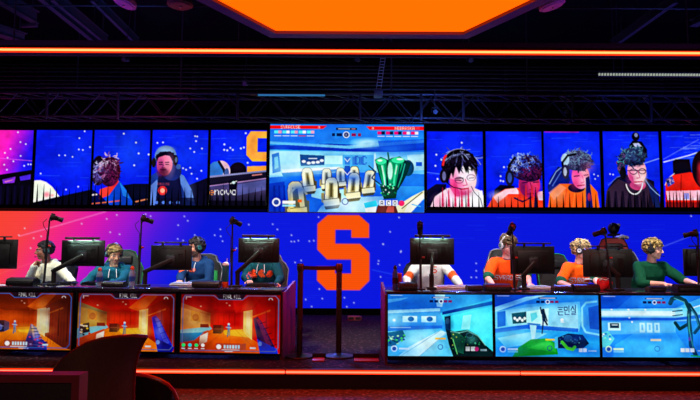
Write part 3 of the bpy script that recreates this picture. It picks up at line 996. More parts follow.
def pic_main():
    rng = random.Random(21)
    p = Pic(270, 124.5, 424, 212, 4, (24, 104, 226))
    p.grad(270, 124.5, 424, 160, (28, 110, 236), (60, 170, 250))
    p.poly([(270, 146), (330, 144), (380, 146), (424, 143), (424, 150), (380, 153), (330, 151), (270, 150)], (18, 70, 196))
    p.poly([(270, 142), (345, 146), (424, 140), (424, 142.5), (350, 149), (270, 144.5)], (120, 206, 255), .8)
    p.ell(367, 143.5, 13, 4.5, (190, 240, 255), .8, soft=.5)
    p.poly([(378, 141), (424, 139), (424, 147), (380, 150)], (16, 84, 220), .6)
    # far wall
    p.poly([(270, 151), (346, 152), (424, 152), (424, 176), (346, 172), (270, 178)], (120, 200, 250))
    p.poly([(270, 152), (300, 152), (300, 172), (282, 176), (270, 176)], (170, 226, 252), .8)
    p.poly([(272, 155), (279, 153), (281, 168), (281, 172), (273, 174)], (40, 110, 210))
    p.poly([(274.5, 158), (278, 157), (279, 168), (275, 170)], (110, 190, 240))
    p.poly([(300, 155), (324.5, 156), (324.5, 165.5), (301, 166.5)], (30, 90, 150))
    for k, (x, y) in enumerate(((304, 162), (309, 163.5), (313.5, 163), (318, 162.6), (322, 161))):
        p.ell(x, y, 2.1, 1.4, (205, 236, 240))
    p.line([(309, 159), (317, 159)], .8, (190, 230, 240))
    p.rect(325, 156, 342.5, 164.5, (176, 240, 248))
    p.rect(343, 155, 374, 172, (70, 160, 236), .8)
    for x in (345, 352.5, 359):
        p.rect(x, 157, x + 5, 165, (60, 130, 216))
    p.text('DC', 355, 156, 9, (40, 100, 200), .8, .6)
    p.rect(374, 153, 376, 174, (190, 230, 250), .7)
    p.poly([(407, 155), (424, 154), (424, 170), (410, 171)], (180, 232, 250), .8)
    p.rect(416, 162, 422, 166, (30, 110, 220))
    # floor and table
    p.poly([(270, 178), (346, 172), (424, 174), (424, 212), (270, 212)], (30, 112, 226))
    p.poly([(282, 170), (340, 167), (343, 170), (284, 177)], (210, 242, 252))
    p.poly([(282, 173.5), (343, 169), (343, 171), (284, 178)], (40, 120, 214))
    p.poly([(270, 184), (285, 182), (288, 212), (270, 212)], (14, 70, 196))
    for x in (274, 279, 284):
        p.poly([(x, 186), (x + 1.6, 186), (x + 3, 212), (x + .6, 212)], (8, 40, 150), .8)
    p.poly([(312, 190), (326, 187), (324, 200), (312, 197)], (160, 226, 250))
    p.poly([(338, 190), (352, 188), (350, 200), (338, 200)], (170, 232, 252))
    p.poly([(336, 199), (354, 197), (386, 196), (372, 212), (318, 212), (322, 206)], (190, 240, 250), .85)
    p.poly([(374, 182), (400, 186), (424, 186), (424, 200), (398, 200)], (60, 160, 240), .8)
    for x, y, sc, ln in ((340.5, 181, 1.0, 0), (354, 180, 1.05, .4), (326.5, 183, 1.1, .2), (308.5, 185, 1.3, -1.4), (367.5, 186.5, 1.25, 2.4), (352.5, 191, 1.4, 1.6), (331, 197.5, 1.55, .6)):
        game_chair(p, x, y, sc, ln)
    game_chair(p, 297, 206, 1.9, -1.6, (226, 206, 130), (110, 104, 60), (120, 110, 70))
    p.line([(290, 212), (291, 193), (296, 188), (302, 188), (307, 194)], 2.2, (206, 190, 120))
    for x, y, rx, ry, c, al in ((300, 140, 22, 4, (20, 90, 220), .6), (400, 148, 22, 5, (10, 60, 190), .7), (280, 164, 8, 10, (150, 226, 255), .5), (312, 170, 26, 4, (225, 248, 255), .6),
                                (350, 178, 20, 5, (20, 80, 210), .7), (300, 190, 12, 7, (10, 70, 200), .65), (322, 206, 14, 6, (20, 90, 214), .6), (345, 205, 12, 5, (225, 248, 255), .6), (366, 205, 8, 6, (180, 236, 250), .6),
                                (415, 178, 9, 9, (40, 130, 236), .6), (392, 150, 14, 4, (60, 150, 250), .5), (276, 200, 8, 14, (6, 40, 150), .7), (388, 196, 16, 6, (14, 80, 190), .6)):
        p.soft(x, y, rx, ry, c, al)
    # green glossy launcher held at the right
    dkg, mid, hi, wh = (4, 62, 66), (12, 150, 108), (60, 226, 160), (232, 255, 248)
    p.line([(369, 166), (376, 172), (372, 178), (380, 184)], 1.2, (20, 60, 110))
    p.ell(408, 168, 6, 8, (10, 80, 120))
    p.poly([(375, 160), (381, 157), (388, 160), (392, 158), (400, 156.5), (405, 160), (411, 163), (408, 172), (403, 182), (398, 190), (384, 190), (380, 178), (377, 168)], dkg)
    p.poly([(376, 160.5), (381, 157.8), (387, 160), (388, 166), (386, 180), (387, 189), (384, 189), (381, 178), (378, 167)], mid)
    p.poly([(389, 160), (394, 158), (400, 157.5), (404, 161), (402, 168), (398, 178), (396, 188), (389, 189), (388, 176)], mid)
    p.ell(381, 161.5, 5.4, 3.2, hi)
    p.ell(398, 160.2, 6.4, 3.0, hi)
    p.ell(380, 160.6, 2.6, 1.1, wh, .9)
    p.ell(400, 159.2, 3.4, 1.0, wh, .9)
    p.poly([(381, 165), (384, 165), (386, 180), (386, 187), (383.6, 180)], hi)
    p.line([(382, 166), (384, 176), (385, 186)], 1.0, wh, .9)
    p.ell(390.2, 171, 2.5, 8.5, wh, .95)
    p.ell(390.2, 171, 3.6, 10, hi, .35)
    p.line([(396.5, 165), (395, 174), (393.5, 186)], 2.0, hi)
    p.line([(397, 166), (395.5, 174)], .9, wh, .9)
    p.line([(387.4, 161), (387, 176), (388, 189)], 1.0, dkg)
    p.line([(400.5, 165), (398, 178), (396, 188)], 1.4, dkg, .9)
    p.line([(405, 164), (402, 176), (398, 187)], 1.0, (40, 170, 150), .9)
    p.line([(388, 153), (389, 160)], 1.6, (20, 110, 110))
    p.poly([(380, 186), (398, 186), (396, 198), (384, 199)], (16, 70, 60))
    for k in range(26):
        p.line([(381 + rng.random() * 15, 184 + rng.random() * 12)] * 2, 1.6, rng.choice([(60, 200, 120), (20, 60, 50), (160, 240, 200), (10, 110, 90)]))
    p.poly([(364, 203), (376, 200), (378, 206), (366, 209)], (60, 200, 236))
    p.poly([(365, 208), (377, 206), (376, 212), (366, 212)], (230, 240, 240))
    p.poly([(378, 205), (395, 205), (402, 212), (376, 212)], (116, 56, 52))
    p.poly([(388, 206), (394, 206), (394, 212), (386, 212)], (190, 90, 80))
    p.poly([(396, 206), (412, 196), (424, 190), (424, 195), (406, 212), (398, 212)], (236, 232, 190))
    p.poly([(408, 203), (424, 193), (424, 198), (411, 212), (404, 212)], (250, 250, 236))
    p.line([(402, 208), (422, 192)], .8, (90, 90, 60))
    p.line([(412, 204), (420, 206)], .9, (90, 190, 250))
    # read-outs
    for k, (ch, x) in enumerate((('A', 380), ('C', 386.5), ('O', 393))):
        p.rect(x - .6, 200, x + 4.8, 205.5, (240, 246, 250))
        p.text(ch, x + .8, 200.8, 4, (60, 80, 120), 1, .6)
    p.ell(401.5, 203, 3, 2.8, (236, 60, 120))
    hud(p, 277.2, 202.5)
    p.rect(298.5, 199.7, 302.5, 202.6, (250, 110, 40))
    p.poly([(270, 126), (327, 126), (323, 129.2), (270, 129.2)], (226, 22, 28))
    p.poly([(366, 126.4), (424, 126.4), (424, 130), (370, 130)], (216, 20, 50))
    p.text('SYRACUSE', 280.5, 125.6, 3.6, (255, 240, 240), 1, .58)
    p.text('0', 318, 126.3, 2.8, (255, 240, 240), 1, .6)
    p.text('NEBRASKA', 395, 126.4, 3.6, (255, 240, 240), 1, .58)
    p.text('0', 372, 127, 2.8, (255, 240, 240), 1, .6)
    p.rect(416, 127, 420, 129, (250, 60, 90))
    for k in range(5):
        x = 274 + k * 8.2
        p.rect(x, 131, x + 4, 134, (90, 220, 250))
        p.rect(x + 4, 131, x + 7.4, 134, rng.choice([(20, 60, 150), (230, 240, 250), (210, 150, 190)]))
        p.rect(x, 136, x + 7.2, 136.8, (190, 220, 255) if k != 3 else (255, 60, 90))
        x = 377.5 + k * 8.4
        p.rect(x, 131.5, x + 4, 134.5, (250, 20, 130))
        p.rect(x + 4, 131.5, x + 7.4, 134.5, rng.choice([(30, 30, 90), (200, 200, 230)]))
        p.rect(x, 136, x + 7.2, 136.8, (200, 200, 250))
    p.rect(336, 128, 357, 130.2, (20, 40, 100))
    p.rect(338, 128.7, 350, 129.6, (200, 220, 250), .8)
    p.rect(351.5, 128.7, 355.5, 129.6, (220, 150, 170), .8)
    p.rect(332, 133.5, 335, 136.5, (16, 40, 110))
    p.rect(336.5, 133.5, 342, 136.5, (16, 40, 110))
    p.rect(351.5, 133.5, 356, 136.5, (120, 16, 110))
    p.rect(358, 133.5, 361, 136.5, (120, 16, 110))
    p.ell(346.3, 135, 3.3, 3.3, (200, 230, 255))
    p.ell(346.3, 135, 2.4, 2.4, (20, 50, 130))
    p.text('0', 345.5, 133.7, 2.6, (230, 240, 255), 1, .6)
    p.line([(345, 159), (347.5, 162), (350, 159)], .8, (210, 240, 255))
    p.poly([(345, 166), (350, 166), (351, 171), (347.5, 175), (344, 171)], (20, 70, 170), .8)
    p.line([(344, 171), (347.5, 175), (351, 171)], .8, (230, 245, 255))
    p.ring(345.5, 201.5, 3, .6, (30, 80, 170), .9)
    return p


def pic_hot(x0, x1, y0, y1, mode):
    """the red lit hall of the left-hand displays; mode 0, 1, 2 = first, second, third"""
    rng = random.Random(30 + mode)
    w, h = x1 - x0, y1 - y0
    p = Pic(x0, y0, x1, y1, 4, (190, 66, 8))
    fx = lambda u: x0 + u * w
    fy = lambda v: y0 + v * h
    pt = lambda *a: [(fx(u), fy(v)) for u, v in a]
    ceil_c = ((150, 50, 8), (196, 24, 8), (190, 16, 12))[mode]
    wall_c = ((190, 66, 8), (206, 40, 8), (214, 18, 10))[mode]
    floor_c = ((226, 120, 16), (240, 120, 8), (242, 96, 8))[mode]
    side_c = ((120, 44, 26), (160, 26, 10), (200, 10, 10))[mode]
    p.poly(pt((0, 0), (1, 0), (1, .3), (.62, .33), (.3, .33), (0, .22)), ceil_c)
    p.poly(pt((.5, 0), (.78, 0), (.7, .3), (.55, .33)), [min(255, c * 1.25 + 14) for c in ceil_c], .6)
    p.poly(pt((.52, .26), (.62, .12), (.78, .0), (.82, .04), (.68, .3), (.64, .33)), (236, 110, 20) if mode < 2 else (216, 30, 10), .8)
    p.poly(pt((.3, .33), (.7, .33), (.7, .68), (.3, .68)), wall_c)
    for k in range(5):
        p.rect(fx(.32 + k * .055), fy(.35), fx(.33 + k * .055), fy(.6), [c * .75 for c in wall_c], .5)
    p.poly(pt((.0, .75), (.3, .62), (.7, .62), (.95, .9), (1, 1), (0, 1)), floor_c)
    p.poly(pt((.42, .62), (.62, .6), (.7, .64), (.7, .74), (.45, .7)), (255, 190, 40), .75)
    for k in range(7):
        p.line(pt((.5 + (k - 3) * .06, .62), (.5 + (k - 3) * .3, 1.0)), .6, [c * .78 for c in floor_c], .6)
    # bright gap at the far right of the hall
    p.poly(pt((.63, .3), (.72, .27), (.72, .78), (.66, .7), (.63, .62)), (255, 206, 110) if mode else (226, 196, 150))
    p.poly(pt((.66, .3), (.7, .3), (.7, .7), (.66, .64)), (255, 240, 180) if mode else (190, 205, 200))
    # right-hand wall
    p.poly(pt((.72, .24), (1, .02), (1, 1), (.9, .95), (.72, .76)), side_c)
    p.poly(pt((.72, .38), (.9, .26), (.9, .29), (.72, .4)), (255, 150, 50), .8)
    p.line(pt((.86, .3), (.86, .75)), 1.0, [c * .6 for c in side_c], .8)
    p.line(pt((.95, .22), (.95, .85)), 1.0, [c * .6 for c in side_c], .8)
    p.poly(pt((.76, .5), (.84, .46), (.84, .8), (.76, .74)), [c * 1.15 for c in side_c], .7)
    if mode == 0:
        p.poly(pt((.7, .3), (.76, .27), (.76, .7), (.7, .72)), (190, 206, 200), .9)
        for k in range(8):
            p.line(pt((.75 + k * .03, .32), (.75 + k * .03, .9)), .8, (150, 60, 20), .5)
        p.rect(fx(.2), fy(.36), fx(.58), fy(.66), (180, 70, 10), .6)
    # left-hand wall, bench and counter
    if mode:
        p.poly(pt((0, .16), (.3, .34), (.3, .58), (0, .62)), (176, 140, 60) if mode == 1 else (214, 150, 80))
        p.poly(pt((0, .16), (.3, .34), (.3, .38), (0, .24)), (120, 110, 70) if mode == 1 else (190, 100, 50), .8)
        p.poly(pt((.1, .28), (.2, .33), (.2, .48), (.1, .47)), (196, 120, 30), .8)
        p.ell(fx(.15), fy(.41), w * .035, h * .06, (160, 70, 20), .8)
        p.poly(pt((0, .62), (.3, .56), (.32, .6), (.1, .78), (0, .8)), (120, 190, 206))
        p.poly(pt((.2, .52), (.28, .52), (.29, .58), (.2, .58)), (110, 30, 20))
        p.poly(pt((0, .8), (.28, .62), (.28, .78), (.1, .95), (0, .98)), (206, 90, 30))
        p.poly(pt((.2, .72), (.28, .66), (.27, .82), (.19, .88)), (240, 236, 220), .9)
        if mode == 1:
            p.poly(pt((.02, .56), (.12, .52), (.13, .68), (.03, .72)), (50, 40, 40))
            for k in range(14):
                p.ell(fx(.03 + rng.random() * .1), fy(.54 + rng.random() * .2), 1.2, 1.0, rng.choice([(240, 190, 40), (30, 30, 60), (200, 60, 30), (220, 220, 200)]))
        else:
            p.poly(pt((0, .68), (.24, .66), (.14, .8), (0, .84)), (40, 140, 190))
            p.poly(pt((0, .84), (.14, .8), (.1, .86), (0, .9)), (220, 80, 30))
    # a dark crate and a small blue figure far down the hall
    cx = .36 if mode else .26
    if mode == 0:
        p.poly(pt((.17, .5), (.29, .5), (.29, .7), (.17, .72)), (34, 30, 60))
        p.poly(pt((.29, .5), (.34, .53), (.34, .66), (.29, .7)), (60, 60, 110))
        p.ell(fx(.24), fy(.62), 3, 3.6, (90, 110, 190), .7)
        p.line(pt((.18, .6), (.28, .6)), .8, (130, 150, 210), .7)
        gx, gy = .4, .55
    else:
        p.poly(pt((.33, .53), (.41, .53), (.41, .68), (.33, .68)), (70, 24, 22))
        p.poly(pt((.41, .53), (.435, .55), (.435, .64), (.41, .68)), (110, 44, 30))
        p.line(pt((.34, .6), (.43, .6)), .8, (140, 70, 60), .8)
        gx, gy = .485, .55
    p.ell(fx(gx), fy(gy - .03), 1.2, 1.4, (200, 226, 240))
    p.line(pt((gx, gy), (gx, gy + .08)), 2.4, (70, 120, 210))
    p.line(pt((gx - .005, gy + .08), (gx - .01, gy + .17)), 1.2, (60, 80, 150))
    p.line(pt((gx + .008, gy + .08), (gx + .008, gy + .15)), 1.2, (90, 110, 180))
    p.line(pt((gx - .025, gy + .02), (gx + .022, gy + .03)), 1.0, (160, 190, 230))
    for q in ((.46, .16), (.49, .2), (.2, .22)):
        p.ell(fx(q[0]), fy(q[1]), .9, .7, (255, 190, 160), .9, soft=.5)
    # weapon at the lower right
    if mode == 0:
        p.poly(pt((.5, 1), (.53, .8), (.57, .56), (.63, .62), (.68, .8), (.74, .88), (.75, 1)), (34, 44, 170))
        p.poly(pt((.57, .57), (.62, .62), (.66, .82), (.6, .84)), (80, 96, 210))
        p.poly(pt((.57, .56), (.59, .57), (.62, .8), (.6, .8)), (150, 130, 190))
        p.ell(fx(.67), fy(.8), 1.6, 1.3, (240, 50, 60))
        p.ell(fx(.58), fy(.88), 2.6, 2.6, (20, 30, 120))
        p.line(pt((.53, .9), (.74, .94)), 1.2, (110, 130, 230), .8)
    else:
        dx = 0 if mode == 1 else -.03
        p.poly(pt((.76 + dx, .42), (.8 + dx, .38), (.84 + dx, .46), (.98 + dx, .9), (.98, .99), (.84 + dx, .99), (.8 + dx, .76)), (20, 40, 226) if mode == 1 else (40, 24, 90))
        p.poly(pt((.79 + dx, .43), (.82 + dx, .42), (.95 + dx, .85), (.9 + dx, .88)), (70, 100, 255) if mode == 1 else (110, 40, 100), .8)
        p.poly(pt((.8 + dx, .76), (.9 + dx, .84), (1 + dx, .92), (.98, 1), (.83 + dx, 1)), (14, 24, 150) if mode == 1 else (30, 60, 210))
        p.ell(fx(.83 + dx), fy(.84), 2, 2.4, (120, 160, 255), .8)
    def so(u, v, ru, rv, c, al):
        p.soft(fx(u), fy(v), ru * w, rv * h, c, al)
    dk = ((50, 12, 6), (70, 6, 4), (90, 2, 4))[mode]
    so(.97, .16, .18, .22, dk, .75)
    so(.92, .62, .08, .2, dk, .4)
    so(.1, .04, .35, .14, dk, .6)
    so(.52, .05, .3, .12, dk, .45)
    so(.5, .34, .3, .05, dk, .4)
    so(.55, .66, .16, .07, (255, 200, 60), .6)
    so(.68, .5, .05, .22, (255, 232, 150), .55)
    so(.45, .9, .2, .12, (255, 140, 30), .35)
    so(.25, .95, .2, .1, dk, .35)
    so(.02, .5, .06, .4, dk, .35)
    so(.8, .36, .1, .12, (230, 60, 16) if mode else (170, 70, 30), .4)
    so(.35, .46, .1, .1, (236, 70, 20) if mode else (220, 100, 20), .5)
    if mode:
        so(.14, .42, .12, .16, (240, 200, 110), .35)
        so(.28, .36, .05, .1, (90, 30, 10), .5)
        so(.1, .9, .14, .12, (110, 20, 10), .5)
        so(.84, .62, .03, .2, (150, 170, 255) if mode == 1 else (150, 60, 120), .45)
        for k in range(5):
            p.line(pt((.80 + k * .028, .5 + k * .095), (.855 + k * .028, .47 + k * .095)), .7, (10, 20, 130) if mode == 1 else (20, 8, 40), .5)
    else:
        so(.6, .9, .08, .1, (12, 16, 90), .6)
        so(.64, .72, .03, .1, (150, 160, 240), .5)
        for k in range(6):
            p.line(pt((.575 + k * .018, .64 + k * .055), (.63 + k * .02, .64 + k * .05)), .7, (14, 18, 90), .7)
        for k in range(16):
            p.ell(fx(.54 + rng.random() * .2), fy(.78 + rng.random() * .2), 1.2, .9, rng.choice([(90, 110, 230), (16, 20, 90), (200, 60, 110), (150, 160, 240)]), .8)
    p.rect(x0, y0, x1, y1, (80, 0, 0), .06)
    # lines of the read-out frame
    fr = (92, 100, 150) if mode else (50, 100, 180)
    top, bot, lf, rt = .035, .965, .02, .98
    p.line(pt((lf + .02, top), (.33, top), (.38, .1), (.62, .1), (.67, top), (rt - .03, top), (rt, top + .06), (rt, bot - .06), (rt - .03, bot), (lf + .03, bot), (lf, bot - .06), (lf, top + .06), (lf + .02, top)), .8, fr, .85)
    p.poly(pt((.34, 0), (.66, 0), (.62, .095), (.38, .095)), (36, 20, 40), .85)
    p.text('FINAL KILL', fx(.425), fy(.015), h * .072, (220, 230, 245), 1, w * .15 / 10 / (h * .072))
    p.rect(x0, y0, x1, y0 + h * .018, (20, 12, 26), .7)
    p.ring(fx(.9), fy(.1), 1.8, .7, (190, 190, 210), .8, PI, 2 * PI)
    p.line(pt((.05, .1), (.05, .06), (.1, .06)), .8, (200, 190, 200), .7)
    # lower read-outs
    if mode == 2:
        for k, c in enumerate(((60, 220, 110), (60, 190, 230), (60, 220, 110), (240, 240, 240))):
            p.ell(fx(.035 + k * .065), fy(.88), 1.9, 1.9, c)
            p.rect(fx(.015 + k * .065), fy(.93), fx(.052 + k * .065), fy(.945), (220, 225, 240), .8)
    q0 = (.36 if mode == 2 else .3)
    p.poly(pt((q0, .84), (q0 + .3, .84), (q0 + .3, .95), (q0, .95)), (120, 60, 110), .4)
    if mode != 1:
        p.ell(fx(q0 + .03), fy(.9), 2.6, 2.6, (235, 235, 245))
        for k in range(6):
            p.rect(fx(q0 + .08 + k * .028), fy(.87), fx(q0 + .1 + k * .028), fy(.93), (180, 196, 255))
        p.rect(fx(q0 + .06), fy(.945), fx(q0 + .24), fy(.955), (220, 220, 240), .8)
    p.rect(fx(.7), fy(.9), fx(.76), fy(.93), (200, 220, 230), .8)
    p.rect(fx(.45), fy(.972), fx(.53), fy(.985), (230, 230, 240), .8)
    return p


def pic_cold(x0, x1, y0, y1, mode):
    """the pale blue halls of the right-hand displays"""
    rng = random.Random(60 + mode)
    w, h = x1 - x0, y1 - y0
    p = Pic(x0, y0, x1, y1, 4, (40, 150, 236))
    fx = lambda u: x0 + u * w
    fy = lambda v: y0 + v * h
    pt = lambda *a: [(fx(u), fy(v)) for u, v in a]
    if mode == 0:
        p.grad(x0, y0, x1, y1, (30, 130, 226), (70, 180, 240))
        p.poly(pt((0, .02), (.55, .0), (.5, .22), (0, .26)), (36, 130, 216))
        p.poly(pt((0, .08), (.2, .05), (.12, .1), (0, .14)), (110, 200, 250), .8)
        p.poly(pt((0, .26), (.5, .22), (.5, .27), (0, .31)), (150, 220, 250))
        p.poly(pt((0, .31), (.52, .28), (.52, .52), (0, .55)), (70, 160, 226))
        for a in (.14, .32):
            p.rect(fx(a), fy(.35), fx(a + .14), fy(.45), (170, 230, 250))
            p.ell(fx(a + .08), fy(.4), 3.2, 2.6, (30, 110, 170))
        p.ell(fx(.06), fy(.42), 1.4, 1.4, (240, 250, 255), 1, soft=.5)
        p.poly(pt((0, .52), (.52, .5), (.52, .55), (0, .6)), (40, 120, 210))
        p.poly(pt((0, .6), (.5, .55), (.58, .62), (.64, 1), (0, 1)), (90, 190, 240))
        p.poly(pt((.2, .85), (.5, .58), (.57, .62), (.3, 1), (.1, 1)), (190, 236, 250), .85)
        p.poly(pt((0, .62), (.14, .58), (.17, .68), (.06, .84), (0, .84)), (30, 110, 150))
        for k in range(24):
            p.ell(fx(rng.random() * .16), fy(.66 + rng.random() * .14), 1.3, 1, rng.choice([(60, 190, 110), (20, 90, 110), (140, 220, 180), (20, 70, 140)]))
        p.poly(pt((.5, .3), (.58, .2), (.98, .02), (1, 0), (1, 1), (.62, 1), (.56, .55)), (60, 190, 240))
        p.poly(pt((.5, .0), (1, 0), (1, .05), (.56, .3), (.5, .3)), (50, 150, 224))
        p.poly(pt((.52, .28), (1, .1), (1, .16), (.52, .33)), (14, 70, 150))
        p.poly(pt((.56, .36), (1, .18), (1, .92), (.62, .7)), (70, 226, 250))
        p.poly(pt((.54, .36), (.6, .34), (.6, .58), (.55, .56)), (14, 60, 90))
        p.ell(fx(.57), fy(.43), 2.2, 3.2, (60, 110, 140))
        p.poly(pt((.72, .34), (.8, .32), (.78, .56), (.7, .56)), (170, 246, 250), .7)
        p.poly(pt((.45, 0), (.55, 0), (.52, .2), (.47, .2)), (200, 240, 250), .7)
        p.poly(pt((.55, .56), (.64, .6), (.76, .57), (.86, .66), (.92, .8), (1, .92), (1, 1), (.62, 1), (.58, .8)), (10, 40, 44))
        p.poly(pt((.6, .62), (.68, .62), (.74, .72), (.72, .96), (.64, .92)), (30, 120, 90), .8)
        for k in range(40):
            p.line([(fx(.58 + rng.random() * .3), fy(.62 + rng.random() * .36))] * 2, rng.uniform(.9, 2.0), rng.choice([(40, 190, 110), (10, 30, 40), (90, 220, 160), (8, 60, 60), (20, 90, 110), (200, 220, 90)]), .8)
        p.ring(fx(.78), fy(.66), 3.4, 1.0, (40, 90, 110), .9, ry=2.6)
        p.rect(fx(.45), fy(.7), fx(.55), fy(.73), (255, 180, 40))
        p.ring(fx(.5), fy(.85), 2.4, .7, (30, 90, 170), .9)
        hud(p, fx(.06), fy(.88), .8)
        for k in range(2):
            p.rect(fx(.74 + k * .05), fy(.84), fx(.78 + k * .05), fy(.91), (240, 246, 250))
        p.ell(fx(.845), fy(.88), 2.2, 2.2, (240, 40, 140))
        p.rect(fx(.88), fy(.88), fx(.94), fy(.91), (220, 235, 250), .8)
        p.rect(fx(.02), fy(.53), fx(.22), fy(.545), (190, 225, 250), .7)
    elif mode == 1:
        p.grad(x0, y0, x1, y1, (40, 140, 230), (40, 150, 236))
        p.poly(pt((0, .0), (.4, 0), (.1, .2), (0, .22)), (20, 90, 200))
        p.poly(pt((0, .2), (.3, .03), (.5, 0), (.3, .1), (0, .28)), (150, 226, 255))
        p.poly(pt((0, .28), (.3, .15), (.85, .1), (.85, .3), (.8, .62), (.3, .56), (0, .6)), (96, 190, 244))
        p.poly(pt((.1, .25), (.7, .12), (.8, .14), (.8, .58), (.3, .5), (.12, .5)), (140, 212, 250), .7)
        p.poly(pt((.02, .28), (.1, .26), (.1, .5), (.02, .53)), (40, 120, 216))
        p.poly(pt((.16, .3), (.3, .27), (.3, .45), (.17, .47)), (30, 100, 120))
        for k in range(5):
            p.ell(fx(.19 + k * .024), fy(.38 + (k % 2) * .03), 1.5, 1.6, (210, 244, 240))
        p.poly(pt((.3, .27), (.52, .21), (.51, .5), (.3, .45)), (170, 244, 250))
        p.poly(pt((.34, .3), (.4, .28), (.41, .36), (.35, .44)), (90, 210, 230), .8)
        # the word on the far wall
        ink = (16, 50, 130)
        for i, gx in enumerate((.63, .69, .755)):
            gy = .2 - i * .005
            if i == 0:
                p.line(pt((gx - .02, gy), (gx + .025, gy)), .8, ink)
                p.line(pt((gx - .012, gy + .035), (gx + .016, gy + .035)), 1.0, ink)
                p.line(pt((gx - .024, gy + .07), (gx + .026, gy + .07)), .8, ink)
                p.line(pt((gx - .016, gy + .085), (gx - .016, gy + .12), (gx + .022, gy + .12)), .8, ink)
            elif i == 1:
                p.line(pt((gx - .02, gy), (gx + .008, gy), (gx + .008, gy + .05), (gx - .02, gy + .05), (gx - .02, gy)), .8, ink)
                p.line(pt((gx + .024, gy - .02), (gx + .024, gy + .08)), .9, ink)
                p.line(pt((gx - .014, gy + .075), (gx - .014, gy + .12), (gx + .025, gy + .12)), .8, ink)
            else:
                p.line(pt((gx - .022, gy + .055), (gx - .004, gy - .01), (gx + .01, gy + .05)), .8, ink)
                p.line(pt((gx + .022, gy - .03), (gx + .022, gy + .06)), .9, ink)
                p.line(pt((gx - .014, gy + .075), (gx + .022, gy + .075), (gx + .022, gy + .1), (gx - .014, gy + .1), (gx - .014, gy + .125), (gx + .024, gy + .125)), .7, ink)
        p.poly(pt((.0, .55), (.3, .48), (.8, .54), (.8, .6), (.3, .55), (0, .62)), (30, 110, 216))
        p.poly(pt((0, .62), (.3, .56), (.8, .6), (1, .62), (1, 1), (0, 1)), (40, 160, 240))
        p.poly(pt((.02, .7), (.34, .6), (.5, .62), (.3, .8), (.1, .86)), (130, 220, 252), .7)
        p.poly(pt((.33, .46), (.4, .48), (.38, .7), (.35, .72)), (160, 226, 250))
        p.poly(pt((.31, .45), (.44, .47), (.43, .5), (.31, .48)), (60, 140, 210))
        p.ell(fx(.645), fy(.4), 1.8, 1.6, (250, 252, 255))
        p.rect(fx(.63), fy(.43), fx(.665), fy(.445), (250, 252, 255))
        # a figure in dark grey climbing
        g = (22, 60, 90)
        p.ell(fx(.465), fy(.25), 1.6, 1.9, g)
        p.line(pt((.465, .27), (.47, .4)), 3.4, g)
        p.line(pt((.465, .4), (.45, .62)), 1.4, (20, 70, 120))
        p.line(pt((.475, .4), (.5, .48)), 1.8, g)
        p.line(pt((.45, .3), (.44, .2)), 1.3, g)
        p.line(pt((.48, .3), (.5, .42)), 1.3, g)
        # right-hand archway
        p.poly(pt((.82, .1), (1, .06), (1, .7), (.84, .62)), (60, 150, 236))
        p.line(pt((.98, .1), (.88, .12), (.84, .2), (.84, .5), (.87, .6), (1, .64)), 2.0, (120, 210, 250))
        p.poly(pt((.9, .2), (1, .16), (1, .56), (.91, .54)), (30, 100, 200))
        p.poly(pt((.22, .85), (.34, .72), (.5, .7), (.58, .78), (.6, .96), (.16, 1)), (20, 150, 60))
        p.poly(pt((.3, .86), (.5, .74), (.58, .8), (.58, .92)), (40, 180, 70), .7)
        p.poly(pt((.58, .7), (.7, .62), (.84, .64), (.9, .78), (.84, .86), (.6, .86)), (14, 44, 90))
        p.ell(fx(.7), fy(.7), 4.4, 3.6, (40, 100, 140))
        p.ell(fx(.76), fy(.74), 3.6, 3.6, (30, 70, 130))
        for k in range(22):
            p.line([(fx(.6 + rng.random() * .26), fy(.66 + rng.random() * .18))] * 2, 1.3, rng.choice([(60, 130, 170), (12, 30, 60), (30, 80, 140), (90, 170, 200)]))
        p.line(pt((.64, .76), (.69, .86), (.74, .88), (.76, .84)), 3.2, (90, 240, 60))
        p.poly(pt((.57, .68), (.6, .67), (.6, .86), (.57, .86)), (80, 190, 240))
        p.rect(fx(.48), fy(.71), fx(.57), fy(.735), (255, 190, 60))
        p.ring(fx(.52), fy(.86), 2.4, .7, (20, 60, 130), .9)
        hud(p, fx(.07), fy(.88), .8)
        for k in range(2):
            p.rect(fx(.8 + k * .04), fy(.86), fx(.835 + k * .04), fy(.92), (240, 246, 250))
        p.rect(fx(.89), fy(.89), fx(.97), fy(.91), (220, 235, 250), .8)
    else:
        p.grad(x0, y0, x1, y1, (30, 120, 224), (50, 150, 240))
        p.poly(pt((0, .0), (.3, .0), (.16, .2), (0, .22)), (20, 100, 206))
        p.poly(pt((0, .22), (.8, .2), (1, .14), (1, .4), (.6, .42), (0, .4)), (120, 204, 250))
        p.poly(pt((0, .25), (.7, .25), (.7, .33), (0, .34)), (200, 240, 255), .8)
        p.poly(pt((0, .36), (.7, .36), (.95, .3), (.95, .36), (.7, .4), (0, .41)), (34, 110, 214))
        p.poly(pt((0, .41), (.7, .4), (.7, .62), (0, .64)), (80, 170, 240))
        p.rect(fx(.06), fy(.44), fx(.18), fy(.57), (170, 240, 250))
        p.rect(fx(.08), fy(.45), fx(.165), fy(.53), (24, 80, 110))
        p.line(pt((.1, .48), (.15, .48)), 1.0, (190, 230, 240))
        for k in range(3):
            p.rect(fx(.36 + k * .07), fy(.44), fx(.41 + k * .07), fy(.6), (170, 226, 250), .8)
            p.rect(fx(.375 + k * .07), fy(.47), fx(.395 + k * .07), fy(.56), (60, 150, 230), .8)
        for k in range(3):
            p.ell(fx(.1 + k * .16), fy(.23), 1.1, .8, (235, 250, 255))
        p.ell(fx(.265), fy(.36), 1, 1, (250, 255, 255))
        p.ell(fx(.29), fy(.43), 1, 1, (250, 255, 255))
        p.poly(pt((0, .64), (.7, .6), (1, .62), (1, 1), (0, 1)), (40, 140, 240))
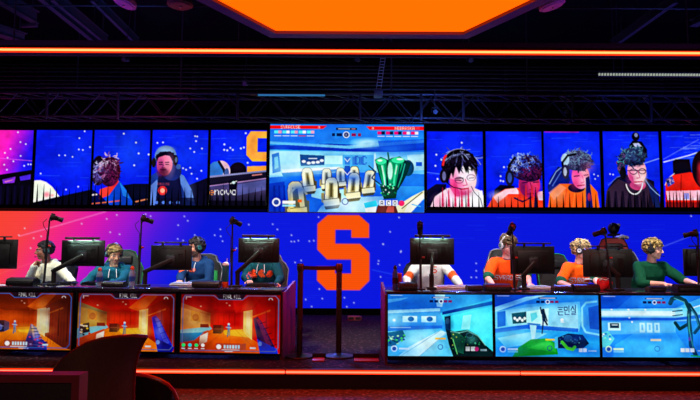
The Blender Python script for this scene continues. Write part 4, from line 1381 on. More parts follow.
        p.poly(pt((.12, .8), (.3, .62), (.7, .6), (.86, 1), (.1, 1)), (60, 170, 250), .7)
        p.poly(pt((0, .6), (.06, .58), (.12, .7), (.06, .84), (0, .84)), (90, 200, 220))
        for k in range(10):
            p.ell(fx(rng.random() * .08), fy(.62 + rng.random() * .14), 1.3, 1, rng.choice([(120, 230, 200), (40, 140, 200), (200, 250, 240)]))
        p.poly(pt((.7, .2), (1, .0), (1, .2), (.8, .34)), (90, 190, 250), .6)
        p.line(pt((.86, .2), (.99, .13)), 1.2, (230, 250, 255), .8)
        # tall curved bow shape held up
        g = (14, 64, 84)
        p.line(pt((.66, .12), (.68, .05), (.73, .02), (.8, .08), (.84, .2), (.83, .42), (.84, .6), (.84, .8), (.88, .95)), 4.4, g)
        p.line(pt((.84, .14), (.9, .3), (.93, .5), (.88, .6)), 3.2, g)
        p.line(pt((.7, .44), (.74, .54), (.82, .46)), 3.4, g)
        p.line(pt((.83, .3), (.83, .56), (.86, .84)), 1.1, (60, 150, 130), .9)
        for k in range(4):
            p.line(pt((.68, .22 + k * .035), (.77, .2 + k * .035)), 1.0, (16, 70, 110) if k % 2 else (140, 210, 230))
        p.ell(fx(.83), fy(.7), 1.4, 2.2, (120, 60, 150), .8)
        p.line(pt((.84, .97), (.96, .985)), 1.4, (20, 160, 80))
        p.rect(fx(.46), fy(.7), fx(.56), fy(.735), (236, 216, 170))
        p.ring(fx(.52), fy(.86), 2.6, .7, (20, 80, 180), .9)
        hud(p, fx(.06), fy(.87), .8, (210, 250, 200))
        for k in range(3):
            p.rect(fx(.74 + k * .045), fy(.85), fx(.78 + k * .045), fy(.91), (240, 246, 250))
        p.rect(fx(.9), fy(.88), fx(.97), fy(.9), (220, 235, 250), .8)
        p.rect(fx(.94), fy(.82), fx(.975), fy(.86), (235, 245, 250))
    def so(u, v, ru, rv, c, al):
        p.soft(fx(u), fy(v), ru * w, rv * h, c, al)
    if mode == 0:
        for q in ((.2, .15, .3, .1, (10, 70, 180), .6), (.3, .5, .25, .06, (20, 90, 200), .5), (.05, .4, .1, .1, (180, 236, 255), .5), (.32, .8, .12, .16, (225, 250, 255), .55), (.1, .92, .16, .1, (20, 110, 210), .45),
                  (.85, .4, .12, .2, (120, 250, 255), .5), (.96, .12, .1, .1, (20, 110, 200), .5), (.72, .8, .1, .14, (4, 20, 26), .6), (.8, .74, .04, .05, (90, 200, 180), .5), (.9, .9, .06, .08, (8, 50, 60), .5), (.58, .5, .03, .14, (8, 40, 70), .6)):
            so(*q)
        p.line(pt((.6, .6), (.68, .62), (.76, .585), (.86, .67), (.93, .82)), 1.0, (120, 200, 190), .7)
        p.line(pt((.62, .72), (.66, .96)), .8, (120, 230, 120), .7)
        p.line(pt((.3, 1), (.56, .62)), .6, (90, 160, 210), .7)
        p.line(pt((.12, 1), (.5, .585)), .6, (90, 160, 210), .7)
    elif mode == 1:
        for q in ((.1, .1, .2, .1, (10, 60, 180), .6), (.55, .12, .3, .06, (30, 110, 220), .5), (.7, .4, .1, .1, (190, 236, 255), .5), (.2, .65, .2, .07, (190, 240, 255), .5), (.1, .9, .12, .1, (20, 90, 210), .5),
                  (.8, .68, .14, .05, (10, 60, 160), .5), (.95, .35, .05, .16, (10, 60, 170), .5), (.35, .95, .14, .08, (6, 90, 40), .6), (.45, .8, .08, .05, (90, 220, 110), .5), (.72, .8, .1, .08, (6, 20, 50), .6), (.9, .92, .12, .08, (20, 90, 200), .5)):
            so(*q)
    else:
        for q in ((.1, .08, .2, .1, (6, 60, 180), .6), (.5, .1, .2, .06, (60, 160, 250), .4), (.4, .29, .3, .04, (230, 250, 255), .5), (.3, .38, .4, .04, (10, 80, 200), .5), (.42, .52, .1, .1, (190, 236, 255), .4),
                  (.5, .66, .3, .05, (20, 100, 220), .5), (.5, .85, .2, .1, (90, 190, 255), .45), (.92, .8, .1, .16, (20, 100, 220), .5), (.05, .95, .1, .08, (16, 90, 210), .5), (.88, .4, .06, .14, (50, 140, 230), .4)):
            so(*q)
        p.line(pt((.7, .04), (.79, .1), (.82, .24)), .9, (90, 180, 190), .7)
        p.line(pt((.855, .2), (.9, .34), (.92, .48)), .7, (70, 160, 190), .7)
    # small read-out at the top middle
    p.rect(fx(.42), fy(.035), fx(.6), fy(.06), (24, 60, 120), .8)
    p.rect(fx(.435), fy(.043), fx(.585), fy(.054), (210, 225, 250), .8)
    for k, c in enumerate(((20, 40, 110), (20, 40, 110), (110, 24, 120), (110, 24, 120))):
        x = (.4, .445, .535, .58)[k]
        p.rect(fx(x), fy(.09), fx(x + .035), fy(.13), c)
    p.ell(fx(.51), fy(.11), 2.2, 2.2, (190, 225, 255))
    p.ell(fx(.51), fy(.11), 1.4, 1.4, (24, 60, 140))
    p.rect(fx(.02), fy(.01), fx(.14), fy(.018), (210, 230, 250), .7)
    return p


# ------------------------------------------------------------------ people
def lerp(a, b, t):
    return Vector(a) * (1 - t) + Vector(b) * t


def elbow(S, W, l1, l2, hint):
    S, W = Vector(S), Vector(W)
    d = W - S
    L = min(d.length, (l1 + l2) * 0.995)
    u = d.normalized()
    a = (l1 * l1 - l2 * l2 + L * L) / (2 * L)
    hgt = math.sqrt(max(l1 * l1 - a * a, 1e-6))
    n = Vector(hint)
    n = (n - u * n.dot(u)).normalized()
    return S + u * a + n * hgt


def hand_shapes(mb, wrist, fwd, up, side, curl=1.0, fist=False):
    """palm, four unequal fingers with knuckle bends and a thumb off the side of the palm.
    side = +1 when the thumb lies on the +(fwd x up) side"""
    f = Vector(fwd).normalized()
    u = Vector(up)
    u = (u - f * u.dot(f)).normalized()
    s = f.cross(u) * side
    w = Vector(wrist)
    k = 0.93
    for i, (off, ln) in enumerate(((.030, .98), (.010, 1.06), (-.011, 1.0), (-.031, .82))):
        kn = w + f * (.084 * k * (1.0 if i < 3 else .95)) + s * off * k
        mb.capsule(w + s * off * .55 * k + f * .01, kn, .0145, .0125, 10, 3)
        ang = R(34 if not fist else 62) * curl
        p = kn
        for j, (sl, r0, r1) in enumerate(((.040, .0098, .0090), (.027, .0090, .0084), (.021, .0084, .0072))):
            d = f * math.cos(ang) - u * math.sin(ang)
            q = p + d * sl * ln * k
            q = q + s * off * .06
            mb.capsule(p, q, r0, r1, 8, 3)
            p = q
            ang += R((26, 20, 0)[j] if not fist else (78, 52, 0)[j]) * curl
    a = w + f * .022 + s * .022 - u * .006
    b = w + f * .050 + s * .052 - u * .014
    c = w + f * .082 + s * .056 - u * .022
    mb.capsule(w + f * .012 + s * .006, a, .017, .015, 9, 3)
    mb.capsule(a, b, .0145, .0105, 9, 3)
    mb.capsule(b, c, .0105, .0085, 9, 3)
    mb.ell(w + f * .045, (.03, .03, .014), Matrix((f, s, u)).transposed(), 12, 8)


def head_shapes(mb, T):
    def e(c, r):
        mb.ell(T @ Vector(c), r, T.to_3x3(), 18, 12)

    def cp(a, b, r0, r1=None):
        mb.capsule(T @ Vector(a), T @ Vector(b), r0, r1, 12, 4)
    e((0, .018, .030), (.076, .096, .088))
    e((0, -.022, -.035), (.063, .068, .082))
    e((0, -.058, -.092), (.033, .028, .024))
    for sx in (-1, 1):
        e((sx * .036, -.056, -.030), (.028, .028, .028))
        e((sx * .052, -.01, -.062), (.018, .035, .032))
        e((sx * .077, .012, -.006), (.010, .020, .031))
        e((sx * .080, .020, .006), (.008, .012, .018))
        cp((sx * .014, -.086, .024), (sx * .046, -.072, .022), .0125)
        e((sx * .030, -.078, .004), (.0145, .012, .010))
    cp((0, -.088, .014), (0, -.109, -.026), .0085, .0135)
    e((.011, -.096, -.030), (.009, .010, .008))
    e((-.011, -.096, -.030), (.009, .010, .008))
    cp((-.016, -.086, -.055), (.016, -.086, -.055), .0075)
    cp((-.014, -.085, -.066), (.014, -.085, -.066), .0085)


def paint_body(me, Ti, skin, brow, lips, beard=None):
    co = get_co(me)
    n = len(co)
    h = np.array(Ti)[:3, :3] @ co.T
    h = (h + np.array(Ti)[:3, 3:4]).T
    rng = np.random.RandomState(5)
    col = np.tile(np.array(lin(skin)), (n, 1)) * (1 + rng.normal(0, .02, (n, 1)))

    def put(mask, rgb, al=1.0):
        col[mask] = col[mask] * (1 - al) + np.array(lin(rgb)) * al
    x, y, z = h[:, 0], h[:, 1], h[:, 2]
    head = (np.abs(x) < .11) & (np.abs(y) < .14) & (np.abs(z) < .15)
    front = head & (y < -.04)
    put(front & (np.hypot(np.abs(x) - .042, z + .03) < .026), [min(255, int(c * 1.02) + (14 if i == 0 else 0)) for i, c in enumerate(skin)], .6)
    if beard:
        put(head & (y < .02) & (z < -.045) & (z > -.13) & (np.abs(x) < .075), beard, .75)
        put(front & (np.abs(x) < .03) & (z < -.036) & (z > -.05), beard, .8)
    put(front & (np.abs(x) < .021 - (np.abs(z + .060) * .4)) & (z < -.050) & (z > -.070), lips, .85)
    put(front & (np.abs(x) < .018) & (np.abs(z + .0605) < .0018), (70, 20, 20), .8)
    for sx in (-1, 1):
        d = np.hypot((x - sx * .031) / .0135, (z - .004) / .0075)
        put(front & (d < 1), (225, 222, 218))
        d2 = np.hypot(x - sx * .031, z - .004)
        put(front & (d2 < .0062), (40, 30, 26))
        put(front & (np.abs(x - sx * .032) < .020) & (np.abs(z - .027 + np.abs(x - sx * .028) * .12) < .0052), brow, .9)
    set_col(me, np.clip(col, 0, 1))


def scalp_points(rng, n, low, front):
    """points over the scalp: low = how far down the back and sides the hair reaches, front = hairline height"""
    pts = []
    while len(pts) < n:
        v = Vector((rng.gauss(0, 1), rng.gauss(0, 1), rng.gauss(0, 1))).normalized()
        p = Vector((v.x * .079, .018 + v.y * .099, .030 + v.z * .092))
        lim = front if p.y < -.035 else (front * .4 + low * .6 if p.y < .0 and abs(p.x) < .08 else low)
        if p.y < -.02 and abs(p.x) > .055:
            lim = max(lim, .01)
        if p.z > lim:
            pts.append((p, v))
    return pts


def hair_mesh(T, style, rng):
    mb = MB()
    if style == 'short':
        n, r0, r1, out, low, front = 260, .013, .018, .004, -.045, .068
    elif style == 'thick':
        n, r0, r1, out, low, front = 260, .015, .024, .010, -.055, .062
    else:
        n, r0, r1, out, low, front = 330, .011, .020, .012, -.050, .045
    cap = MB()
    for p, v in scalp_points(rng, n, low, front):
        o = rng.uniform(0, out) + (.012 if style == 'curly' and p.z > .05 else 0)
        c = T @ (p + v * o)
        r = rng.uniform(r0, r1)
        q = Euler((rng.uniform(0, 6), rng.uniform(0, 6), rng.uniform(0, 6))).to_matrix()
        mb.ell(c, (r, r * .75, r * 1.2), q, 8, 6)
    mb.ell(T @ Vector((0, .024, .045)), (.080, .096, .083), T.to_3x3(), 18, 12)
    me = remesh(mb, 'hair', .0055, 1, .4)
    return me


def col_noise(me, rgb, amp, seed, k=90.0, tips=None):
    co = get_co(me)
    rs = np.random.RandomState(seed)
    t = np.zeros(len(co))
    for _ in range(5):
        d = rs.normal(0, 1, 3)
        d /= np.linalg.norm(d)
        t += np.sin(co @ d * k * rs.uniform(.6, 1.8) + rs.uniform(0, 6))
    t = np.clip(t / 5 * 1.4, -1, 1)
    a = np.array(lin(rgb))
    b = np.array(lin(tips)) if tips else a
    w = (t * .5 + .5)[:, None]
    c = a * (1 - w) + b * w
    return np.clip(c * (1 + amp * t[:, None]), 0, 1)


def letter_quads(shirt, o_local, text, x0, z0, hgt, wide=.62, lift=.004, yfrom=-.7):
    """block letters pressed onto the front of a garment (x to the viewer's right, local frame)"""
    bvh = BVHTree.FromPolygons([v.co for v in shirt.vertices], [tuple(p.vertices) for p in shirt.polygons])
    mb = MB()
    ph, pw = hgt / 7.0, hgt * wide / 5.0

    def hit(x, z):
        loc, nor, _, _ = bvh.ray_cast(Vector((x, yfrom, z)), Vector((0, 1, 0)))
        return None if loc is None else loc + Vector((0, -lift, 0))
    x = x0
    for ch in text:
        for i, c in enumerate(FONT.get(ch, FONT[' '])):
            for j in range(7):
                if c >> j & 1:
                    q = [hit(x + i * pw, z0 - j * ph), hit(x + (i + 1.22) * pw, z0 - j * ph), hit(x + (i + 1.22) * pw, z0 - (j + 1.16) * ph), hit(x + i * pw, z0 - (j + 1.16) * ph)]
                    if all(p is not None for p in q):
                        mb.add([*q, *[p + Vector((0, .003, 0)) for p in q]], [(0, 1, 2, 3), (7, 6, 5, 4), (0, 4, 5, 1), (1, 5, 6, 2), (2, 6, 7, 3), (3, 7, 4, 0)])
        x += pw * 6
    return mb


def person(label, head_at, facing, look=(0, 0), hands=None, lean=.16, skin=(214, 160, 134), top=(20, 90, 90), top2=None,
           sleeves='long', hood=False, hair='short', hair_rgb=(60, 40, 30), tips=None, beard=None, seed=1, chin_hand=False,
           lettering=None, collar=None, headset=None, chain=False, stripe=None, bulk=1.0, pose='seated at the desk'):
    """head_at: world position of the head centre; facing: yaw of the body (0 faces -y); look: (yaw, pitch) of the head on top of that;
    hands: (person's left, person's right) world targets for the wrists"""
    rng = random.Random(seed)
    Rz = Matrix.Rotation(facing, 3, 'Z')
    hw = Vector(head_at)
    root_xy = hw - Rz @ Vector((0, -lean, 0))
    root = thing('person', label, 'person', (root_xy.x, root_xy.y, 0), facing)
    inv = (Matrix.Translation(root.location) @ Rz.to_4x4()).inverted()
    H = Vector((0, -lean, hw.z))
    T = Matrix.Translation(H) @ Euler((R(look[1]), 0, R(look[0]))).to_matrix().to_4x4()
    neck = H + Vector((0, .035, -.165))
    zs = neck.z - .04
    seat = .52
    chest = Vector((0, neck.y * .75 + .02, seat + (zs - seat) * .72))
    waist = Vector((0, neck.y * .30 + .02, seat + (zs - seat) * .36))
    pel = Vector((0, .02, seat))
    sh = {sx: Vector((sx * .175 * bulk, neck.y + .02, zs - .01)) for sx in (-1, 1)}
    default = {1: Vector((.16, -lean - .28, .80)), -1: Vector((-.16, -lean - .28, .80))}
    W, E = {}, {}
    for i, sx in enumerate((1, -1)):
        t = (hands or (None, None))[i]
        w = inv @ Vector(t) if t is not None else default[sx]
        d = w - sh[sx]
        if d.length > .53:
            w = sh[sx] + d * (.53 / d.length)
        W[sx] = w
        E[sx] = elbow(sh[sx], w, .29, .255, (sx * .8, .35, -.75))
    # ---- the body: one continuous skin
    b = MB()
    head_shapes(b, T)
    b.capsule(H + Vector((0, .022, -.05)), neck + Vector((0, .012, -.02)), .052, .058, 16, 4)
    b.loft([(pel + Vector((0, 0, -.09)), .12, .10), (pel, .150, .115), (waist, .130, .095), (chest, .150, .102), (Vector((0, neck.y + .02, zs)), .135, .085), (neck + Vector((0, .01, .0)), .062, .06)])
    hips = {sx: pel + Vector((sx * .09, -.02, -.02)) for sx in (-1, 1)}
    knees = {sx: Vector((sx * .14, pel.y - .43, .52)) for sx in (-1, 1)}
    ank = {sx: Vector((sx * .15, pel.y - .36, .09)) for sx in (-1, 1)}
    for sx in (-1, 1):
        b.capsule(Vector((0, neck.y + .02, zs - .015)), sh[sx], .06, .052, 12, 4)
        b.capsule(sh[sx], E[sx], .048, .040, 12, 4)
        b.capsule(E[sx], lerp(E[sx], W[sx], .35), .041, .041, 12, 3)
        b.capsule(lerp(E[sx], W[sx], .3), W[sx], .041, .027, 12, 4)
        b.capsule(hips[sx], knees[sx], .080, .054, 14, 4)
        b.capsule(knees[sx], ank[sx], .054, .036, 14, 4)
        b.capsule(ank[sx] + Vector((0, .03, -.045)), ank[sx] + Vector((sx * .02, -.15, -.058)), .032, .026, 10, 3)
        fw = (W[sx] - E[sx]).normalized()
        if chin_hand and sx == -1:
            hand_shapes(b, W[sx], (H + Vector((-.02, -.06, -.10)) - W[sx]), Vector((-.3, -.8, .2)), -1, 1.0, True)
        else:
            fw = Vector((fw.x * .6 + -sx * .12, fw.y - .15, -.10))
            hand_shapes(b, W[sx] + Vector((0, 0, .0)), fw, (0, 0, 1), -sx, .8)
    me = remesh(b, 'person_body', .0052, 2, .45)
    paint_body(me, T.inverted(), skin, tuple(int(c * .6) for c in hair_rgb), (190, 96, 92) if skin[0] > 150 else (120, 60, 56), beard)
    link('body', me, M['skin'], root)
    # ---- trousers and shoes
    t = MB()
    t.loft([(pel + Vector((0, 0, -.11)), .13, .11), (pel + Vector((0, 0, .02)), .165, .128), (pel + Vector((0, 0, .08)), .155, .118)])
    for sx in (-1, 1):
        t.capsule(hips[sx], knees[sx], .092, .066, 14, 4)
        t.capsule(knees[sx], ank[sx] + Vector((0, 0, .02)), .066, .052, 14, 4)
    link('trousers', remesh(t, 'trousers', .013, 2), M['trousers'], root)
    for sx in (-1, 1):
        s_ = MB()
        a = ank[sx]
        s_.capsule(a + Vector((0, .035, -.035)), a + Vector((sx * .02, -.16, -.05)), .048, .038, 12, 4)
        s_.box(a + Vector((sx * .01, -.06, -.080)), (.085, .27, .018), (0, 0, -sx * .08), .006)
        link('shoe', remesh(s_, 'shoe', .008, 1), M['shoe'], root)
    # ---- the top
    s = MB()
    fat = .014 if hood else .010
    s.loft([(pel + Vector((0, 0, -.02)), .165 * bulk + fat, .130 + fat), (waist, .155 * bulk + fat, .122 * bulk + fat), (chest, .168 * bulk + fat, .118 * bulk + fat),
            (Vector((0, neck.y + .02, zs)), .140 * bulk + fat, .090 + fat), (neck + Vector((0, .012, -.004)), .072, .066)])
    for sx in (-1, 1):
        s.capsule(Vector((0, neck.y + .02, zs - .018)), sh[sx], .070 + fat * .5, .060 + fat * .6, 14, 4)
        if sleeves == 'long':
            s.capsule(sh[sx], E[sx], .060 + fat * .6, .054, 14, 4)
            s.capsule(E[sx], lerp(E[sx], W[sx], .94), .055, .040, 14, 4)
            s.capsule(lerp(E[sx], W[sx], .80), lerp(E[sx], W[sx], .86), .047, .046, 12, 4)
            for q in (.2, .5, .75):
                p = lerp(E[sx], W[sx], q)
                s.ell(p, (.052 - q * .010, .052 - q * .01, .012), (W[sx] - E[sx]).to_track_quat('Z', 'Y').to_matrix(), 12, 8)
        else:
            m_ = lerp(sh[sx], E[sx], .88)
            s.capsule(sh[sx], m_, .064 + fat * .6, .066, 14, 4)
            if sleeves == 'pushed':
                s.capsule(sh[sx], E[sx], .064, .058, 14, 4)
                s.capsule(E[sx], lerp(E[sx], W[sx], .3), .058, .05, 14, 4)
    if hood:
        for i in range(9):
            a = PI * (i / 8.0)
            c = neck + Vector((math.cos(a) * .095, .030 + math.sin(a) * .075, .012 + math.sin(a) * .012))
            s.ell(c, (.040, .036, .038), None, 10, 8)
        s.ell(neck + Vector((0, .12, -.03)), (.11, .045, .075), None, 14, 10)
    sm = remesh(s, 'top', .0095, 3, .5)
    co = get_co(sm)
    rs = np.random.RandomState(seed)
    nr = np.empty(len(co) * 3)
    sm.vertices.foreach_get('normal', nr)
    nr = nr.reshape(-1, 3)
    fold = np.zeros(len(co))
    for _ in range(7):
        d = rs.normal(0, 1, 3) * np.array([1, .5, .8])
        d /= np.linalg.norm(d)
        fold += np.abs(np.sin(co @ d * rs.uniform(14, 34) + rs.uniform(0, 6)))
    co2 = co + nr * ((fold / 7 - .6) * .022)[:, None]
    sm.vertices.foreach_set('co', co2.ravel())
    c = np.tile(np.array(lin(top)), (len(co), 1))
    if top2 is not None:
        z, x, y = co[:, 2], co[:, 0], co[:, 1]
        for kind, rgb in top2:
            for sx in (-1, 1):
                d = np.linalg.norm(co - np.array(lerp(sh[sx], E[sx], .80)), axis=1)
                du = np.array((E[sx] - sh[sx]).normalized())
                tt = (co - np.array(sh[sx])) @ du / .29
                near = np.linalg.norm(co - np.array(sh[sx]) - np.outer(tt * .29, du), axis=1) < .10
                if kind == 'cuff':
                    mk = near & (tt > .80)
                elif kind == 'band':
                    mk = near & (tt > .66) & (tt < 1.0)
                elif kind == 'shoulder':
                    mk = (np.abs(x) > .115) & (z > zs - .02) & (tt < .2)
                elif kind == 'collar':
                    mk = (z > neck.z - .022) & (np.abs(x) < .09)
                else:
                    mk = np.zeros(len(co), bool)
                c[mk] = np.array(lin(rgb))
    set_col(sm, np.clip(c * (1 + (fold / 7 - .6)[:, None] * .1), 0, 1))
    tp = link('hooded_top' if hood else 'shirt', sm, M['cloth_attr'], root)
    if collar:
        k_ = MB()
        pts = [neck + Vector((math.cos(a) * .071, .012 + math.sin(a) * .066, -.002 + .010 * math.sin(a))) for a in [2 * PI * i / 24 for i in range(25)]]
        k_.tube(pts, .010, 8)
        co_ = k_.build('collar', mat('collar', collar, .8, noise=.1), tp)
        co_['label'] = 'contrasting collar'
    if lettering:
        for txt, x0, z0, hgt, wide, m_ in lettering:
            lm = letter_quads(sm, None, txt, x0, zs + z0, hgt, wide)
            if lm.v:
                lm.build('lettering', m_, tp, False)
    if hood:
        for sx in (-1, 1):
            k_ = MB()
            p0 = neck + Vector((sx * .04, -.055, -.03))
            k_.tube([p0 + Vector((0, -.03, 0)), p0 + Vector((sx * .006, -.062, -.05)), p0 + Vector((sx * .010, -.075, -.11))], .0045, 6)
            k_.build('drawstring', M['white_plastic'], tp)
    if chain:
        k_ = MB()
        pts = [neck + Vector((math.cos(a) * .082, .015 + math.sin(a) * .083, -.012 + .045 * min(0, math.sin(a)))) for a in [2 * PI * i / 30 for i in range(31)]]
        k_.tube(pts, .0055, 6)
        k_.build('neck_chain', M['chain'], root)
    # ---- hair
    hm = hair_mesh(T, hair, rng)
    set_col(hm, col_noise(hm, hair_rgb, .35, seed, 120, tips))
    link('hair', hm, M['hair_attr'], root)
    # ---- headset: lies on the head, a thing of its own
    if headset:
        lab, cup_m, ring_m = headset
        hd = thing('headset', lab, 'headset', root.matrix_basis @ H, facing)
        Rl = Matrix.Rotation(0, 4, 'Z') @ Euler((R(look[1]), 0, R(look[0]))).to_matrix().to_4x4()
        off = .014 if hair != 'short' else .006
        a_ = MB()
        pts = [Rl @ Vector((math.cos(q) * (.094 + off), .012, .02 + math.sin(q) * (.100 + off * 1.4))) for q in [PI * i / 20 for i in range(21)]]
        a_.tube(pts, .0095, 8)
        a_.tube([p + Rl.to_3x3() @ Vector((0, .012, 0)) for p in pts], .008, 8)
        a_.build('headband', cup_m, hd)
        for sx in (-1, 1):
            e_ = MB()
            ax = Rl.to_3x3() @ Vector((sx, 0, 0))
            e_.lathe([(-.004, .030), (0, .040), (.016, .043), (.026, .036), (.030, .02)], Rl @ Vector((sx * .084, .012, -.004)), 20, ax)
            cup = e_.build('ear_cup', cup_m, hd)
            u_ = MB()
            u_.lathe([(-.010, .028), (-.012, .040), (-.004, .046), (.004, .040)], Rl @ Vector((sx * .084, .012, -.004)), 20, ax)
            u_.build('ear_cushion', M['rubber'], cup)
            g_ = MB()
            g_.lathe([(.029, .026), (.033, .024), (.033, .012), (.030, .01)], Rl @ Vector((sx * .084, .012, -.004)), 20, ax)
            g_.build('cup_ring', ring_m, cup)
        bm_ = MB()
        bm_.tube([Rl @ Vector(p) for p in ((.100, .0, -.03), (.096, -.05, -.062), (.07, -.095, -.075), (.035, -.116, -.072))], .0032, 6)
        bm_.ell(Rl @ Vector((.03, -.117, -.071)), (.011, .008, .008), None, 8, 6)
        bm_.build('microphone_boom', M['rubber'], hd)
    return root


# ------------------------------------------------------------------ the room
FLOOR = -0.20                 # audience floor; the stage floor is z = 0
STAGE_Y = 6.10
WALL_Y = 11.25
CEIL = 4.85


def carpet(name, a, b, speck):
    m = mat(name, a, 0.9, spec=0.2)
    nt = m.node_tree
    tc = nt.nodes.new('ShaderNodeTexCoord')
    n1 = nt.nodes.new('ShaderNodeTexNoise')
    n1.inputs['Scale'].default_value = 26
    n1.inputs['Detail'].default_value = 6
    n1.inputs['Roughness'].default_value = .75
    r1 = nt.nodes.new('ShaderNodeValToRGB')
    r1.color_ramp.elements[0].position = .36
    r1.color_ramp.elements[1].position = .66
    r1.color_ramp.elements[0].color = (*lin(a), 1)
    r1.color_ramp.elements[1].color = (*lin(b), 1)
    v = nt.nodes.new('ShaderNodeTexVoronoi')
    v.inputs['Scale'].default_value = 19
    r2 = nt.nodes.new('ShaderNodeValToRGB')
    r2.color_ramp.elements[0].position = .10
    r2.color_ramp.elements[0].color = (1, 1, 1, 1)
    r2.color_ramp.elements[1].position = .34
    r2.color_ramp.elements[1].color = (0, 0, 0, 1)
    mx = nt.nodes.new('ShaderNodeMixRGB')
    mx.inputs['Color2'].default_value = (*lin(speck), 1)
    bp = nt.nodes.new('ShaderNodeBump')
    bp.inputs['Strength'].default_value = .6
    L = nt.links.new
    L(tc.outputs['Object'], n1.inputs['Vector'])
    L(tc.outputs['Object'], v.inputs['Vector'])
    L(n1.outputs['Fac'], r1.inputs['Fac'])
    L(v.outputs['Distance'], r2.inputs['Fac'])
    L(r1.outputs['Color'], mx.inputs['Color1'])
    L(r2.outputs['Color'], mx.inputs['Fac'])
    L(mx.outputs['Color'], nt.nodes['Principled BSDF'].inputs['Base Color'])
    L(n1.outputs['Fac'], bp.inputs['Height'])
    L(bp.outputs['Normal'], nt.nodes['Principled BSDF'].inputs['Normal'])
    return m


structure('floor', MB().box((0, 1.0, FLOOR - .05), (17, 10.5, .10)), carpet('audience carpet', (40, 32, 34), (128, 112, 114), (170, 160, 160)))
structure('floor_stage', MB().box((0, (STAGE_Y + .06 + WALL_Y + .3) / 2, -.06), (17, WALL_Y + .24 - STAGE_Y, .12)), carpet('stage carpet', (22, 20, 24), (52, 42, 52), (120, 92, 104)))
structure('trim_1', MB().box((0, STAGE_Y + .03, FLOOR / 2 - .001), (17, .06, -FLOOR - .004)), M['matte_black'])
structure('trim_2', MB().box((0, STAGE_Y - .012, -.012), (17, .030, .024)), mat('stage nosing', (60, 50, 52), .45, noise=.2))
structure('wall_back', MB().box((0, WALL_Y + .2, 2.4), (17, .2, 5.4)), M['void_black'])
structure('wall_left', MB().box((-8.4, 3.7, 2.4), (.2, 15.6, 5.4)), M['void_black'])
structure('wall_right', MB().box((8.4, 3.7, 2.4), (.2, 15.6, 5.4)), M['void_black'])
structure('wall_front', MB().box((0, -4.2, 2.4), (17, .2, 5.4)), M['void_black'])
structure('ceiling', MB().box((0, 3.7, CEIL + .05), (17, 15.8, .10)), M['void_black'])

# ---- the big video wall behind the players
w0, w1 = at(-70, 260, WALL_Y), at(770, 260, WALL_Y)
zt, zb = at(350, 212.8, WALL_Y).z, at(350, 308.3, WALL_Y).z
vw = thing('video_wall', 'wide low video wall showing an orange block letter on a starry blue field', 'video wall', (0, WALL_Y, 0))
screen('display', pic_wall(), w1.x - w0.x, zt - zb, 1.25, vw, ((w0.x + w1.x) / 2, 0, (zt + zb) / 2))
MB().box(((w0.x + w1.x) / 2, .055, (zt + zb) / 2), (w1.x - w0.x, .09, zt - zb - .01)).build('cabinet', M['matte_black'], vw, False)
MB().box(((w0.x + w1.x) / 2, .03, zb / 2 - .002), (w1.x - w0.x, .06, zb - .006)).build('plinth', M['void_black'], vw, False)

# ---- the row of displays above it
UP_Y = 10.95
ul = ['upper display of a magenta field and a dark monitor back, leftmost of the row',
      'upper display showing a pale cap against blue, second from the left',
      'upper display of two dark bowed heads and a blue hooded top',
      'upper display of a bearded player in a grey blue hood and headset',
      'upper display of an orange letter above a long monitor back',
      'upper display of a player with black bowl cut and glasses in white',
      'upper display of a dark curly haired player in red bending forward',
      'upper display of a teal curly haired player in an orange shirt',
      'upper display of a curly haired player with silver chain and black shirt',
      'upper display of a red shirt and dark head, rightmost of the row']
upics = pics_upper()
uc = [4, 63, 121.2, 179.5, 238.2, 455, 514, 572.2, 631.5, 690.6]
uy = [(130.2, 205.6)] * 5 + [(131.6, 207.2)] * 5
for k in range(10):
    c = at(uc[k], 168, UP_Y)
    w = 57.2 * (at(uc[k] + 1, 168, UP_Y).x - c.x)
    z1, z0 = at(uc[k], uy[k][0], UP_Y).z, at(uc[k], uy[k][1], UP_Y).z
    h = z1 - z0
    t = thing('wall_display', ul[k], 'display', (c.x, UP_Y, (z0 + z1) / 2), 0, 'row of upper wall displays')
    screen('picture', upics[k].finish(k, .08, .22), w - .020, h, 2.1, t)
    MB().frame(w + .012, h + .04, .018, .05, .018).build('bezel', M['bezel'], t, False)
    MB().box((0, .062, 0), (w - .06, .05, h - .06), bev=.01).build('housing', M['black_plastic'], t)
    MB().box((0, .14, 0), (.36, .12, .30), bev=.01).build('bracket', M['grey_metal'], t)

c = at(346.8, 168, UP_Y - .15)
pw = at(424, 168, UP_Y - .15).x - at(269.6, 168, UP_Y - .15).x
z1, z0 = at(347, 124.3, UP_Y - .15).z, at(347, 212.2, UP_Y - .15).z
t = thing('wall_display', 'large central display showing a blue hall with pale chairs and a green launcher', 'display', (c.x, UP_Y - .15, (z0 + z1) / 2))
screen('picture', pic_main().finish(40, .055, .45), pw, z1 - z0, 2.4, t)
MB().frame(pw + .03, z1 - z0 + .03, .016, .05, .018).build('bezel', M['bezel'], t, False)
MB().box((0, .075, 0), (pw - .05, .07, z1 - z0 - .05), bev=.01).build('housing', M['black_plastic'], t)
for sx in (-1, 1):
    MB().box((sx * .8, .20, 0), (.12, .22, 1.2), bev=.01).build('bracket', M['grey_metal'], t)

